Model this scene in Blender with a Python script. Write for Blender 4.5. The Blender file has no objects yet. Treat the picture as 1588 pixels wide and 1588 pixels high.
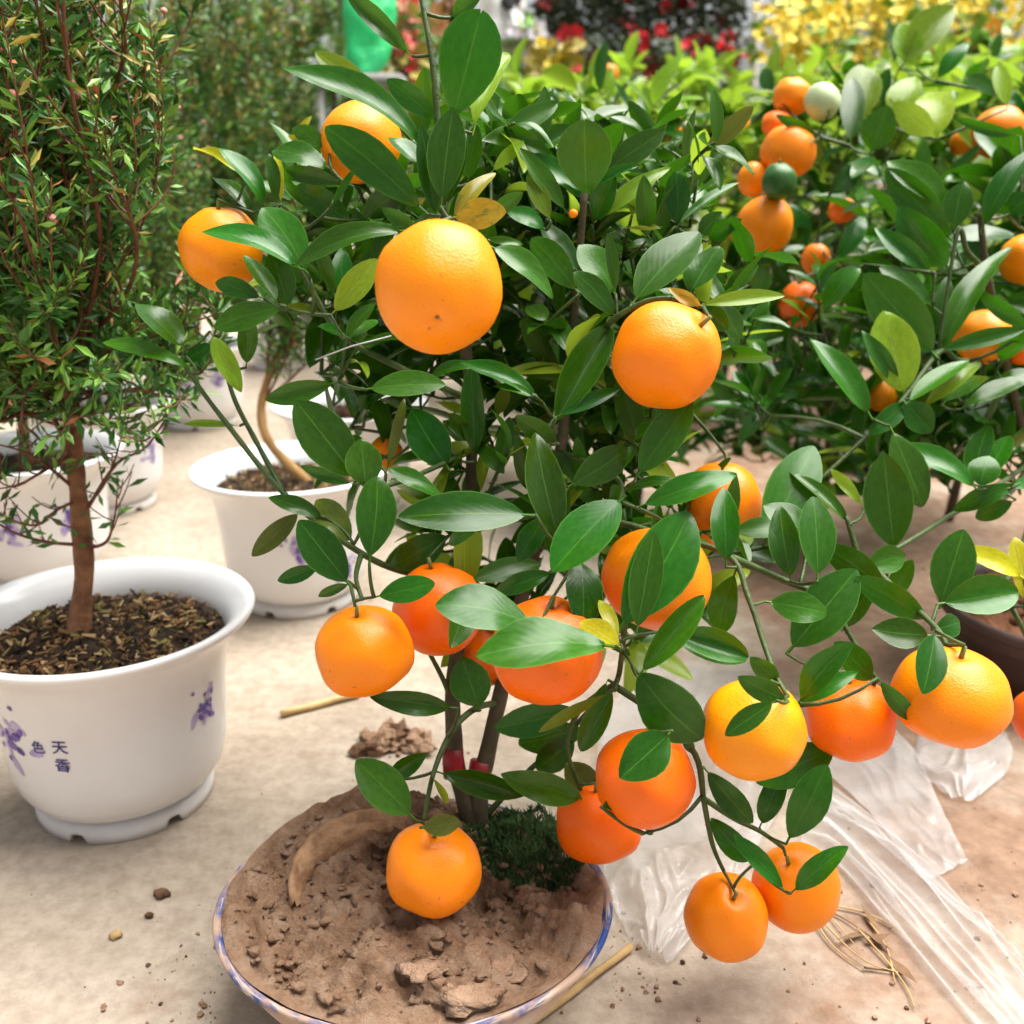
import bpy, math, random
from mathutils import Vector, Matrix, noise
random.seed(7)
sc = bpy.context.scene
C = sc.collection
PI = math.pi

# ------------------------------------------------------------------ camera, sky, sun, exposure
F = 1588.0                      # focal length in photograph pixels
CAM_H = 0.50
PITCH = math.radians(18.4)
cam_d = bpy.data.cameras.new('camera')
cam = bpy.data.objects.new('camera', cam_d); C.objects.link(cam)
cam.location = (0, 0, CAM_H)
cam.rotation_euler = (math.radians(90) - PITCH, 0, 0)
cam_d.sensor_width = 36; cam_d.lens = 36; cam_d.clip_start = 0.02; cam_d.clip_end = 500
cam_d.dof.use_dof = True; cam_d.dof.focus_distance = 0.59; cam_d.dof.aperture_fstop = 8.0
sc.camera = cam
SUN_EL, SUN_AZ = 68.0, 60.0     # degrees; azimuth from +Y towards +X
w = bpy.data.worlds.new('World'); sc.world = w; w.use_nodes = True
nt = w.node_tree; nt.nodes.clear()
sky = nt.nodes.new('ShaderNodeTexSky'); sky.sky_type = 'NISHITA'; sky.sun_disc = False
sky.sun_elevation = math.radians(SUN_EL); sky.sun_rotation = math.radians(SUN_AZ)
sky.air_density = 1.0; sky.dust_density = 4.0; sky.ozone_density = 1.0
hs = nt.nodes.new('ShaderNodeHueSaturation'); hs.inputs['Saturation'].default_value = 0.16   # overcast: almost white
bg = nt.nodes.new('ShaderNodeBackground'); bg.inputs['Strength'].default_value = 0.066
wo = nt.nodes.new('ShaderNodeOutputWorld')
nt.links.new(sky.outputs[0], hs.inputs['Color']); nt.links.new(hs.outputs[0], bg.inputs['Color']); nt.links.new(bg.outputs[0], wo.inputs['Surface'])
sun_d = bpy.data.lights.new('sun', 'SUN'); sun_d.energy = 4.3; sun_d.angle = math.radians(55); sun_d.color = (1, 0.96, 0.9)
sun = bpy.data.objects.new('sun', sun_d); C.objects.link(sun)
_sd = Vector((math.sin(math.radians(SUN_AZ)) * math.cos(math.radians(SUN_EL)), math.cos(math.radians(SUN_AZ)) * math.cos(math.radians(SUN_EL)), math.sin(math.radians(SUN_EL))))
sun.rotation_euler = _sd.to_track_quat('Z', 'Y').to_euler(); sun.location = _sd * 5
sc.view_settings.view_transform = 'Standard'; sc.view_settings.look = 'None'
sc.view_settings.exposure = 1.2; sc.view_settings.gamma = 1.0; sc.view_settings.use_curve_mapping = False
sc.render.engine = 'CYCLES'
cy = sc.cycles
cy.max_bounces = 7; cy.diffuse_bounces = 3; cy.glossy_bounces = 3; cy.transmission_bounces = 4; cy.transparent_max_bounces = 10
cy.caustics_reflective = False; cy.caustics_refractive = False
cy.use_denoising = True

# ------------------------------------------------------------------ measuring helpers: photograph pixel + real distance -> place
RIGHT = Vector((1, 0, 0)); FWD = Vector((0, math.cos(PITCH), -math.sin(PITCH))); UP = Vector((0, math.sin(PITCH), math.cos(PITCH)))
CAMP = Vector((0, 0, CAM_H))
def P(x, y, d):
    return CAMP + (RIGHT * ((x - 794) / F) + UP * (-(y - 794) / F) + FWD) * d
def G(x, y, z=0.0):
    r = RIGHT * ((x - 794) / F) + UP * (-(y - 794) / F) + FWD
    return CAMP + r * ((z - CAM_H) / r.z)
def rnd(a, b): return random.uniform(a, b)

# ------------------------------------------------------------------ mesh helpers
class MB:
    def __init__(s): s.v = []; s.f = []; s.m = []; s.uv = None
    def add(s, v, f, mi=0):
        o = len(s.v); s.v.extend(tuple(p) for p in v)
        s.f.extend(tuple(i + o for i in q) for q in f); s.m.extend([mi] * len(f))
    def tube(s, pts, rad, n=6, mi=0, cap=True):
        pts = [Vector(p) for p in pts]
        ring = []; prev = None
        V = []; Fc = []
        for i, p in enumerate(pts):
            t = (pts[min(i + 1, len(pts) - 1)] - pts[max(i - 1, 0)])
            if t.length < 1e-9: t = Vector((0, 0, 1))
            t.normalize()
            a = prev if prev is not None else (Vector((0, 0, 1)) if abs(t.z) < 0.9 else Vector((1, 0, 0)))
            a = a - t * a.dot(t)
            if a.length < 1e-6: a = t.orthogonal()
            a.normalize(); prev = a; b = t.cross(a)
            r = rad[i] if hasattr(rad, '__len__') else rad
            for k in range(n):
                an = 2 * PI * k / n
                V.append(p + (a * math.cos(an) + b * math.sin(an)) * r)
        for i in range(len(pts) - 1):
            for k in range(n):
                Fc.append((i * n + k, i * n + (k + 1) % n, (i + 1) * n + (k + 1) % n, (i + 1) * n + k))
        if cap:
            Fc.append(tuple(range(n - 1, -1, -1))); Fc.append(tuple((len(pts) - 1) * n + k for k in range(n)))
        s.add(V, Fc, mi)
    def blob(s, c, r, seed, n=6, mi=0, sq=(1, 1, 1), rough=0.35):
        V = []; Fc = []; c = Vector(c)
        rows = max(3, n // 2 + 1)
        V.append((0, 0, 1))
        for i in range(1, rows):
            ph = PI * i / rows
            for k in range(n):
                th = 2 * PI * k / n + i * 0.4
                V.append((math.sin(ph) * math.cos(th), math.sin(ph) * math.sin(th), math.cos(ph)))
        V.append((0, 0, -1))
        for k in range(n): Fc.append((0, 1 + k, 1 + (k + 1) % n))
        for i in range(rows - 2):
            for k in range(n):
                a = 1 + i * n; b = 1 + (i + 1) * n
                Fc.append((a + k, b + k, b + (k + 1) % n, a + (k + 1) % n))
        L = len(V) - 1; a = 1 + (rows - 2) * n
        for k in range(n): Fc.append((L, a + (k + 1) % n, a + k))
        o = []
        for p in V:
            q = Vector(p)
            d = 1 + rough * noise.noise(q * 1.7 + Vector((seed * 3.1, seed * 1.3, seed * 0.7))) * 1.6
            o.append(c + Vector((q.x * sq[0], q.y * sq[1], q.z * sq[2])) * r * d)
        s.add(o, Fc, mi)
    def mesh(s, name, mats, smooth=True):
        me = bpy.data.meshes.new(name); me.from_pydata([tuple(p) for p in s.v], [], s.f)
        for m in (mats if isinstance(mats, (list, tuple)) else [mats]): me.materials.append(m)
        if any(s.m): me.polygons.foreach_set('material_index', s.m)
        me.polygons.foreach_set('use_smooth', [smooth] * len(s.f))
        me.update(); return me
    def build(s, name, mats, parent=None, smooth=True):
        return link(name, s.mesh(name, mats, smooth), parent)

def link(name, me, parent=None):
    o = bpy.data.objects.new(name, me); C.objects.link(o)
    if parent is not None:
        o.parent = parent
        o.matrix_parent_inverse = parent_world(parent).inverted()
    return o
def parent_world(p):
    m = p.matrix_basis.copy()
    if p.parent is not None: m = parent_world(p.parent) @ p.matrix_parent_inverse @ m
    return m
def empty(name, loc):
    o = bpy.data.objects.new(name, None); C.objects.link(o); o.location = loc; o.empty_display_size = 0.02
    return o
def tag(o, label=None, cat=None, group=None, kind=None):
    if label: o['label'] = label
    if cat: o['category'] = cat
    if group: o['group'] = group
    if kind: o['kind'] = kind
    return o
def lathe(prof, n=96, close=False):
    V = []; Fc = []
    for r, z in prof:
        for k in range(n):
            a = 2 * PI * k / n
            V.append((r * math.cos(a), r * math.sin(a), z))
    for i in range(len(prof) - 1):
        for k in range(n):
            Fc.append((i * n + k, i * n + (k + 1) % n, (i + 1) * n + (k + 1) % n, (i + 1) * n + k))
    return V, Fc

# ------------------------------------------------------------------ materials
def newmat(name):
    m = bpy.data.materials.new(name); m.use_nodes = True
    n = m.node_tree; b = n.nodes['Principled BSDF']
    return m, n, b, n.nodes['Material Output']
def N(n, t, **kw):
    x = n.nodes.new(t)
    for k, v in kw.items(): setattr(x, k, v)
    return x
def noise_n(n, scale, detail=4, rough=0.6, coord='Object', dim='3D'):
    tc = N(n, 'ShaderNodeTexCoord'); t = N(n, 'ShaderNodeTexNoise'); t.inputs['Scale'].default_value = scale
    t.inputs['Detail'].default_value = detail; t.inputs['Roughness'].default_value = rough
    n.links.new(tc.outputs[coord], t.inputs['Vector']); return t
def ramp(n, src, stops):
    r = N(n, 'ShaderNodeValToRGB'); e = r.color_ramp.elements
    while len(e) < len(stops): e.new(0.5)
    for i, (p, c) in enumerate(stops):
        e[i].position = p; e[i].color = (*c, 1) if len(c) == 3 else c
    n.links.new(src, r.inputs[0]); return r
def mix(n, fac, a, b, mode='MIX'):
    m = N(n, 'ShaderNodeMix', data_type='RGBA', blend_type=mode)
    for s, v in ((0, fac), (6, a), (7, b)):
        if isinstance(v, (int, float)): m.inputs[s].default_value = v
        elif isinstance(v, tuple): m.inputs[s].default_value = (*v, 1)
        else: n.links.new(v, m.inputs[s])
    return m.outputs[2]
def bump(n, b, src, strength, dist):
    bp = N(n, 'ShaderNodeBump'); bp.inputs['Strength'].default_value = strength; bp.inputs['Distance'].default_value = dist
    n.links.new(src, bp.inputs['Height']); n.links.new(bp.outputs[0], b.inputs['Normal']); return bp

def leaf_mat(name, c1, c2, trans, tcol, rough=0.26, spec=0.30, rib=(0.12, 0.30, 0.04), blotch=None):
    m, n, b, out = newmat(name)
    info = N(n, 'ShaderNodeObjectInfo')
    t = noise_n(n, 2.2, 3, 0.6)
    col = mix(n, t.outputs['Fac'], c1, c2)
    hv = N(n, 'ShaderNodeHueSaturation')
    mr = N(n, 'ShaderNodeMapRange'); mr.inputs[3].default_value = 0.62; mr.inputs[4].default_value = 1.38
    n.links.new(info.outputs['Random'], mr.inputs[0]); n.links.new(mr.outputs[0], hv.inputs['Value'])
    mh = N(n, 'ShaderNodeMapRange'); mh.inputs[3].default_value = 0.475; mh.inputs[4].default_value = 0.515
    m7 = N(n, 'ShaderNodeMath', operation='MULTIPLY'); m7.inputs[1].default_value = 7.31
    m8 = N(n, 'ShaderNodeMath', operation='FRACT')
    n.links.new(info.outputs['Random'], m7.inputs[0]); n.links.new(m7.outputs[0], m8.inputs[0]); n.links.new(m8.outputs[0], mh.inputs[0])
    n.links.new(mh.outputs[0], hv.inputs['Hue']); n.links.new(col, hv.inputs['Color'])
    dn = noise_n(n, 9, 5, .7); dd_ = ramp(n, dn.outputs['Fac'], [(0.30, (.74, .78, .7)), (0.70, (1.22, 1.16, 1.1))])
    base = mix(n, 1.0, hv.outputs[0], dd_.outputs[0], 'MULTIPLY')
    spn = noise_n(n, 13, 2, .5); spr = ramp(n, spn.outputs['Fac'], [(0.745, (0, 0, 0)), (0.79, (.7, .7, .7))]); base = mix(n, spr.outputs[0], base, (0.16, 0.13, 0.03))
    rn = noise_n(n, 3.5, 4, .6); rnr = ramp(n, rn.outputs['Fac'], [(0.3, (.16, .16, .16)), (0.7, (.36, .36, .36))]); n.links.new(rnr.outputs[0], b.inputs['Roughness'])
    if blotch:
        tb = noise_n(n, 3.0, 3, 0.5)
        rb = ramp(n, tb.outputs['Fac'], [(0.5, (0, 0, 0)), (0.62, (1, 1, 1))])
        base = mix(n, rb.outputs[0], base, blotch)
    # midrib, veins and pale margin from the leaf's own uv
    uv = N(n, 'ShaderNodeUVMap'); sp = N(n, 'ShaderNodeSeparateXYZ'); n.links.new(uv.outputs[0], sp.inputs[0])
    ab = N(n, 'ShaderNodeMath', operation='SUBTRACT'); ab.inputs[1].default_value = 0.5; n.links.new(sp.outputs[0], ab.inputs[0])
    ax = N(n, 'ShaderNodeMath', operation='ABSOLUTE'); n.links.new(ab.outputs[0], ax.inputs[0])
    rr = ramp(n, ax.outputs[0], [(0.004, (.45, .45, .45)), (0.020, (0, 0, 0))])
    base2 = mix(n, rr.outputs[0], base, rib)
    me_ = ramp(n, ax.outputs[0], [(0.465, (0, 0, 0)), (0.492, (0.45, 0.45, 0.45))])
    base2 = mix(n, me_.outputs[0], base2, rib)
    # side veins: v*14 - |u|*5
    v1 = N(n, 'ShaderNodeMath', operation='MULTIPLY'); v1.inputs[1].default_value = 60.0; n.links.new(sp.outputs[1], v1.inputs[0])
    v2 = N(n, 'ShaderNodeMath', operation='MULTIPLY_ADD'); v2.inputs[1].default_value = -48.0; n.links.new(ax.outputs[0], v2.inputs[0]); n.links.new(v1.outputs[0], v2.inputs[2])
    v3 = N(n, 'ShaderNodeMath', operation='SINE'); n.links.new(v2.outputs[0], v3.inputs[0])
    rv = ramp(n, v3.outputs[0], [(0.80, (0, 0, 0)), (1.0, (0.03, 0.03, 0.03))])
    base2 = mix(n, rv.outputs[0], base2, rib)
    n.links.new(base2, b.inputs['Base Color'])
    b.inputs['Roughness'].default_value = rough; b.inputs['Specular IOR Level'].default_value = spec
    bump(n, b, v3.outputs[0], 0.012, 0.02)
    tr = N(n, 'ShaderNodeBsdfTranslucent')
    n.links.new(mix(n, 0.5, base2, tcol), tr.inputs['Color'])
    ms = N(n, 'ShaderNodeMixShader'); ms.inputs[0].default_value = trans
    n.links.new(b.outputs[0], ms.inputs[1]); n.links.new(tr.outputs[0], ms.inputs[2]); n.links.new(ms.outputs[0], out.inputs['Surface'])
    return m
LEAF = leaf_mat('citrus_leaf', (0.008, 0.070, 0.004), (0.028, 0.130, 0.006), 0.17, (0.13, 0.46, 0.01))
YOUNG = leaf_mat('young_citrus_leaf', (0.13, 0.29, 0.015), (0.25, 0.41, 0.03), 0.42, (0.45, 0.65, 0.05), rib=(0.45, 0.55, 0.15))
YELLOW = leaf_mat('yellow_citrus_leaf', (0.36, 0.44, 0.010), (0.50, 0.54, 0.02), 0.35, (0.8, 0.75, 0.05), rough=0.45, rib=(0.75, 0.75, 0.25))
AMBER = leaf_mat('amber_citrus_leaf', (0.42, 0.30, 0.02), (0.30, 0.28, 0.025), 0.30, (0.6, 0.4, 0.03), rough=0.45, rib=(0.5, 0.4, 0.1), blotch=(0.12, 0.16, 0.02))
OLIVE = leaf_mat('olive_citrus_leaf', (0.06, 0.12, 0.015), (0.11, 0.13, 0.02), 0.22, (0.3, 0.35, 0.03), rough=0.42)

def orange_mat(name, c1, c2):
    m, n, b, out = newmat(name)
    t = noise_n(n, 1.6, 3, 0.5)
    info = N(n, 'ShaderNodeObjectInfo')
    col = mix(n, t.outputs['Fac'], c1, c2)
    sp = noise_n(n, 9, 2, 0.5); rs = ramp(n, sp.outputs['Fac'], [(0.70, (0, 0, 0)), (0.76, (0.6, 0.6, 0.6))])
    col = mix(n, rs.outputs[0], col, (0.42, 0.12, 0.01))
    hv = N(n, 'ShaderNodeHueSaturation'); mr = N(n, 'ShaderNodeMapRange'); mr.inputs[3].default_value = 0.492; mr.inputs[4].default_value = 0.508
    n.links.new(info.outputs['Random'], mr.inputs[0]); n.links.new(mr.outputs[0], hv.inputs['Hue']); n.links.new(col, hv.inputs['Color'])
    n.links.new(hv.outputs[0], b.inputs['Base Color'])
    b.inputs['Roughness'].default_value = 0.33; b.inputs['Specular IOR Level'].default_value = 0.36
    b.inputs['Subsurface Weight'].default_value = 0.25; b.inputs['Subsurface Radius'].default_value = (1.0, 0.35, 0.05); b.inputs['Subsurface Scale'].default_value = 0.006
    vo = N(n, 'ShaderNodeTexVoronoi'); vo.inputs['Scale'].default_value = 26; tc = N(n, 'ShaderNodeTexCoord'); n.links.new(tc.outputs['Object'], vo.inputs['Vector'])
    bump(n, b, vo.outputs['Distance'], 0.10, 0.02)
    po = ramp(n, vo.outputs['Distance'], [(0.05, (0.80, 0.72, 0.7)), (0.22, (1, 1, 1))])
    n.links.new(mix(n, 1.0, hv.outputs[0], po.outputs[0], 'MULTIPLY'), b.inputs['Base Color'])
    tr_ = noise_n(n, 2.5, 4, .6); rr_ = ramp(n, tr_.outputs['Fac'], [(0.3, (.26, .26, .26)), (0.7, (.46, .46, .46))]); n.links.new(rr_.outputs[0], b.inputs['Roughness'])
    return m
ORANGE = orange_mat('orange_peel', (0.94, 0.25, 0.001), (0.97, 0.32, 0.002))
ORANGE_RED = orange_mat('deep_orange_peel', (0.92, 0.14, 0.001), (0.94, 0.19, 0.002))
PALE_FRUIT = orange_mat('pale_green_peel', (0.42, 0.58, 0.30), (0.56, 0.68, 0.42))
GREEN_FRUIT = orange_mat('green_peel', (0.025, 0.10, 0.02), (0.05, 0.16, 0.03))

def simple(name, c1, c2, scale, rough=0.7, bstr=0.0, bscale=None, bdist=0.01, spec=0.4, detail=5, stops=(0.35, 0.65)):
    m, n, b, out = newmat(name)
    t = noise_n(n, scale, detail, 0.65)
    r = ramp(n, t.outputs['Fac'], [(stops[0], c1), (stops[1], c2)])
    n.links.new(r.outputs[0], b.inputs['Base Color']); b.inputs['Roughness'].default_value = rough; b.inputs['Specular IOR Level'].default_value = spec
    if bstr:
        tb = noise_n(n, bscale or scale * 4, 6, 0.65); bump(n, b, tb.outputs['Fac'], bstr, bdist)
    return m
BARK = simple('grey_green_bark', (0.055, 0.050, 0.025), (0.10, 0.085, 0.05), 60, 0.8, 0.5, 200, 0.002)
TWIG = simple('green_twig_bark', (0.026, 0.062, 0.012), (0.065, 0.105, 0.022), 90, 0.55, 0.5, 260, 0.002)
TEA_BARK = simple('red_brown_bark', (0.13, 0.045, 0.02), (0.34, 0.16, 0.07), 50, 0.75, 0.8, 120, 0.004)
TEA_TWIG = simple('red_brown_twig', (0.11, 0.035, 0.02), (0.20, 0.07, 0.035), 60, 0.6)
TAN_BARK = simple('tan_bark', (0.28, 0.15, 0.05), (0.42, 0.25, 0.09), 40, 0.75, 0.6, 120, 0.003)
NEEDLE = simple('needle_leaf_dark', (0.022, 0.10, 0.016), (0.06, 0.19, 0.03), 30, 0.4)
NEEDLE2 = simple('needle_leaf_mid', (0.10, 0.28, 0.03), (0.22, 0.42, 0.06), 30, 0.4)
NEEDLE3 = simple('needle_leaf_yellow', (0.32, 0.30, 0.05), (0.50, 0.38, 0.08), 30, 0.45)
NEEDLE4 = simple('needle_leaf_red', (0.42, 0.11, 0.05), (0.50, 0.22, 0.08), 30, 0.45)
BUD = simple('pink_bud', (0.75, 0.22, 0.24), (0.85, 0.42, 0.38), 300, 0.5)
CALYX = simple('calyx_green', (0.10, 0.15, 0.03), (0.2, 0.22, 0.06), 300, 0.6)
SOIL = simple('dark_potting_soil', (0.022, 0.013, 0.008), (0.075, 0.042, 0.022), 60, 0.95, 1.0, 150, 0.01)
FLAKE1 = simple('bark_flake_brown', (0.10, 0.05, 0.02), (0.25, 0.13, 0.05), 80, 0.9)
FLAKE3 = simple('leaf_litter_olive', (0.14, 0.12, 0.03), (0.26, 0.22, 0.07), 80, 0.9)
FLAKE2 = simple('bark_flake_tan', (0.42, 0.27, 0.12), (0.55, 0.40, 0.20), 80, 0.9)
CLAY = simple('clay_soil', (0.33, 0.185, 0.105), (0.62, 0.41, 0.275), 26, 0.95, 1.0, 110, 0.012, detail=8, stops=(0.33, 0.68))
def clay_mix():
    m, n, b, out = newmat('heaped_clay_soil')
    at = N(n, 'ShaderNodeVertexColor'); at.layer_name = 'damp'
    t = noise_n(n, 34, 9, 0.72); ad = N(n, 'ShaderNodeMath', operation='ADD'); n.links.new(at.outputs[0], ad.inputs[0]); n.links.new(t.outputs['Fac'], ad.inputs[1])
    f = ramp(n, ad.outputs[0], [(0.76, (0, 0, 0)), (1.04, (1, 1, 1))])
    t2 = noise_n(n, 60, 8, 0.7)
    dry = ramp(n, t2.outputs['Fac'], [(0.30, (0.28, 0.145, 0.08)), (0.47, (0.54, 0.33, 0.205)), (0.70, (0.70, 0.49, 0.345))])
    wet = ramp(n, t2.outputs['Fac'], [(0.30, (0.10, 0.052, 0.028)), (0.70, (0.32, 0.19, 0.11))])
    n.links.new(mix(n, f.outputs[0], dry.outputs[0], wet.outputs[0]), b.inputs['Base Color']); b.inputs['Roughness'].default_value = 0.95; b.inputs['Specular IOR Level'].default_value = 0.2
    t3 = noise_n(n, 130, 9, 0.75); bump(n, b, t3.outputs['Fac'], 1.0, 0.010)
    return m
CLAY_MIX = clay_mix()
CLAY_DARK = simple('damp_clay_soil', (0.11, 0.055, 0.03), (0.30, 0.165, 0.09), 30, 0.95, 1.0, 120, 0.012, detail=8)
RED_SOIL = simple('red_soil', (0.14, 0.05, 0.025), (0.36, 0.16, 0.08), 30, 0.95, 1.0, 100, 0.012, detail=8)
HUSK = simple('dry_husk', (0.17, 0.085, 0.04), (0.44, 0.26, 0.135), 75, 0.7, 0.4, 160, 0.003)
STRAW = simple('dry_straw', (0.42, 0.27, 0.11), (0.62, 0.44, 0.20), 40, 0.7)
DRYLEAF = simple('dry_twig_brown', (0.12, 0.065, 0.03), (0.27, 0.16, 0.08), 40, 0.8)
MOSS = simple('moss_green', (0.02, 0.055, 0.012), (0.05, 0.11, 0.025), 60, 0.8)
REDTAPE = simple('red_tape', (0.12, 0.005, 0.010), (0.36, 0.010, 0.025), 40, 0.45)
DARKPOT = simple('dark_brown_pot', (0.055, 0.032, 0.026), (0.10, 0.06, 0.05), 20, 0.55, 0.2, 60, 0.004)
WIRE = simple('wire_grey', (0.3, 0.3, 0.3), (0.45, 0.45, 0.45), 50, 0.4)
WHITETAG = simple('white_tag', (0.75, 0.74, 0.72), (0.82, 0.82, 0.80), 50, 0.5)

def ceramic(name, dirt=0.25):
    m, n, b, out = newmat(name)
    t = noise_n(n, 14, 5, 0.6); r = ramp(n, t.outputs['Fac'], [(0.42, (0, 0, 0)), (0.75, (dirt, dirt, dirt))])
    tc = N(n, 'ShaderNodeTexCoord'); sp = N(n, 'ShaderNodeSeparateXYZ'); n.links.new(tc.outputs['Object'], sp.inputs[0])
    low = ramp(n, sp.outputs[2], [(0.0, (0.55, 0.55, 0.55)), (0.035, (0, 0, 0))])       # splashed mud near the foot
    t2 = noise_n(n, 45, 4, 0.6)
    mu = N(n, 'ShaderNodeMath', operation='MULTIPLY'); n.links.new(low.outputs[0], mu.inputs[0]); n.links.new(t2.outputs['Fac'], mu.inputs[1])
    c = mix(n, r.outputs[0], (0.86, 0.86, 0.875), (0.70, 0.67, 0.64)); c = mix(n, mu.outputs[0], c, (0.40, 0.32, 0.25))
    n.links.new(c, b.inputs['Base Color']); b.inputs['Roughness'].default_value = 0.2; b.inputs['Specular IOR Level'].default_value = 0.45
    return m
WHITE = ceramic('white_glazed_plastic')
PURPLE = simple('purple_print', (0.10, 0.055, 0.33), (0.22, 0.13, 0.50), 90, 0.4)
PURPLE_PALE = simple('pale_purple_print', (0.42, 0.33, 0.62), (0.60, 0.52, 0.74), 90, 0.4)
PURPLE_DARK = simple('dark_purple_print', (0.05, 0.03, 0.20), (0.09, 0.05, 0.28), 90, 0.4)

def ground_mat():
    m, n, b, out = newmat('dusty_concrete')
    g = N(n, 'ShaderNodeNewGeometry')
    def tx(scale, det, ro=0.6):
        t = N(n, 'ShaderNodeTexNoise'); t.inputs['Scale'].default_value = scale; t.inputs['Detail'].default_value = det; t.inputs['Roughness'].default_value = ro
        n.links.new(g.outputs['Position'], t.inputs['Vector']); return t.outputs['Fac']
    base = ramp(n, tx(5, 6), [(0.30, (0.33, 0.27, 0.212)), (0.48, (0.43, 0.362, 0.292)), (0.75, (0.49, 0.425, 0.355))])
    fine = ramp(n, tx(70, 4, 0.7), [(0.35, (0.80, 0.77, 0.73)), (0.62, (1.06, 1.05, 1.04))])
    c = mix(n, 1.0, base.outputs[0], fine.outputs[0], 'MULTIPLY')
    st_ = ramp(n, tx(2.6, 5, .7), [(0.36, (.87, .86, .85)), (0.56, (1.03, 1.03, 1.03))]); c = mix(n, 1.0, c, st_.outputs[0], 'MULTIPLY')
    # reddish earth trodden over the concrete, more of it to the right and the back
    sp = N(n, 'ShaderNodeSeparateXYZ'); n.links.new(g.outputs['Position'], sp.inputs[0])
    ma = N(n, 'ShaderNodeMath', operation='MULTIPLY_ADD'); ma.inputs[1].default_value = 0.75; ma.inputs[2].default_value = -0.06; n.links.new(sp.outputs[0], ma.inputs[0])
    cl = N(n, 'ShaderNodeClamp'); cl.inputs[1].default_value = -0.06; cl.inputs[2].default_value = 0.22; n.links.new(ma.outputs[0], cl.inputs[0])
    ad = N(n, 'ShaderNodeMath', operation='ADD'); n.links.new(tx(7, 7, 0.65), ad.inputs[0]); n.links.new(cl.outputs[0], ad.inputs[1])
    dm = ramp(n, ad.outputs[0], [(0.54, (0, 0, 0)), (0.72, (0.85, 0.85, 0.85))])
    dirt = ramp(n, tx(60, 5), [(0.3, (0.17, 0.088, 0.05)), (0.7, (0.33, 0.20, 0.13))])
    c = mix(n, dm.outputs[0], c, dirt.outputs[0])
    sk = ramp(n, tx(150, 2), [(0.72, (0, 0, 0)), (0.77, (0.8, 0.8, 0.8))])
    c = mix(n, sk.outputs[0], c, (0.13, 0.085, 0.05))
    n.links.new(c, b.inputs['Base Color']); b.inputs['Roughness'].default_value = 0.85; b.inputs['Specular IOR Level'].default_value = 0.25
    bump(n, b, tx(90, 8, 0.7), 0.5, 0.004)
    return m
GROUND = ground_mat()

# ------------------------------------------------------------------ ground
mb = MB(); mb.add([(-60, -8, 0), (60, -8, 0), (60, 120, 0), (-60, 120, 0)], [(0, 1, 2, 3)])
tag(mb.build('ground', GROUND), kind='structure')

# ------------------------------------------------------------------ leaves
def leaf_mesh(name, p=1.0, q=0.8, bend=0.12, fold=0.10, wave=0.0, twist=0.0, notch=0.0, side=0.0, rows=11):
    V = []; Fc = []; UV = []
    cols = (-1, -0.55, 0, 0.55, 1)
    for i in range(rows + 1):
        t = 0.5 - 0.5 * math.cos(PI * i / rows)
        wd = 0.5 * max(math.sin(PI * min(1, max(0, t)) ** p), 0) ** q if 0 < t < 1 else 0.02
        for c in cols:
            x = wd * c
            y = t - notch * (1 - abs(c)) * (t ** 8)
            z = -bend * (t - 0.15) ** 2 * 1.3 + fold * abs(x) * 0.55 + wave * math.sin(t * 9 + c * 2) * abs(c)
            a = twist * (t - 0.3)
            x2 = x * math.cos(a); z2 = z + x * math.sin(a) * 0.4
            V.append((x2 + side * math.sin(PI * t), y, z2)); UV.append((0.5 + c * 0.5, t))
    n = len(cols)
    for i in range(rows):
        for k in range(n - 1):
            Fc.append((i * n + k, i * n + k + 1, (i + 1) * n + k + 1, (i + 1) * n + k))
    # petiole
    o = len(V)
    for y, wd in ((-0.11, 0.035), (0.02, 0.03)):
        for s_, z in ((-1, 0), (1, 0), (0, -0.02)):
            V.append((s_ * wd, y, z - (0.012 if y < 0 else 0))); UV.append((0.5, 0.01))
    for k in range(3): Fc.append((o + k, o + (k + 1) % 3, o + 3 + (k + 1) % 3, o + 3 + k))
    me = bpy.data.meshes.new(name); me.from_pydata(V, [], Fc)
    ul = me.uv_layers.new(name='UVMap')
    flat = []
    for poly in me.polygons:
        for vi in poly.vertices: flat.extend(UV[vi])
    ul.data.foreach_set('uv', flat)
    me.polygons.foreach_set('use_smooth', [True] * len(Fc)); me.materials.append(LEAF); me.update()
    return me, V, Fc, UV
LV = [leaf_mesh('leaf_blade', 1.0, 0.64, 0.12, 0.16), leaf_mesh('leaf_blade', 1.18, 0.60, 0.20, 0.10, 0.01, side=0.05), leaf_mesh('leaf_blade', 0.92, 0.66, 0.06, 0.26, 0.025),
      leaf_mesh('leaf_blade', 1.08, 0.62, 0.26, 0.16, 0.02, 0.5), leaf_mesh('leaf_blade', 1.35, 0.56, 0.08, 0.14, 0.008, notch=0.04), leaf_mesh('leaf_blade', 1.0, 0.70, 0.18, 0.32, 0.015, -0.6, side=-0.05),
      leaf_mesh('leaf_blade', 1.12, 0.62, -0.14, 0.22, 0.02, 0.2, side=0.03), leaf_mesh('leaf_blade', 1.05, 0.60, 0.10, 0.60, 0.01), leaf_mesh('leaf_blade', 0.95, 0.66, 0.40, 0.22, 0.015, 0.25, side=-0.03)]
MATS = {'d': LEAF, 'm': LEAF, 'l': LEAF, 'g': YOUNG, 'y': YELLOW, 'a': AMBER, 'o': OLIVE}

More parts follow.
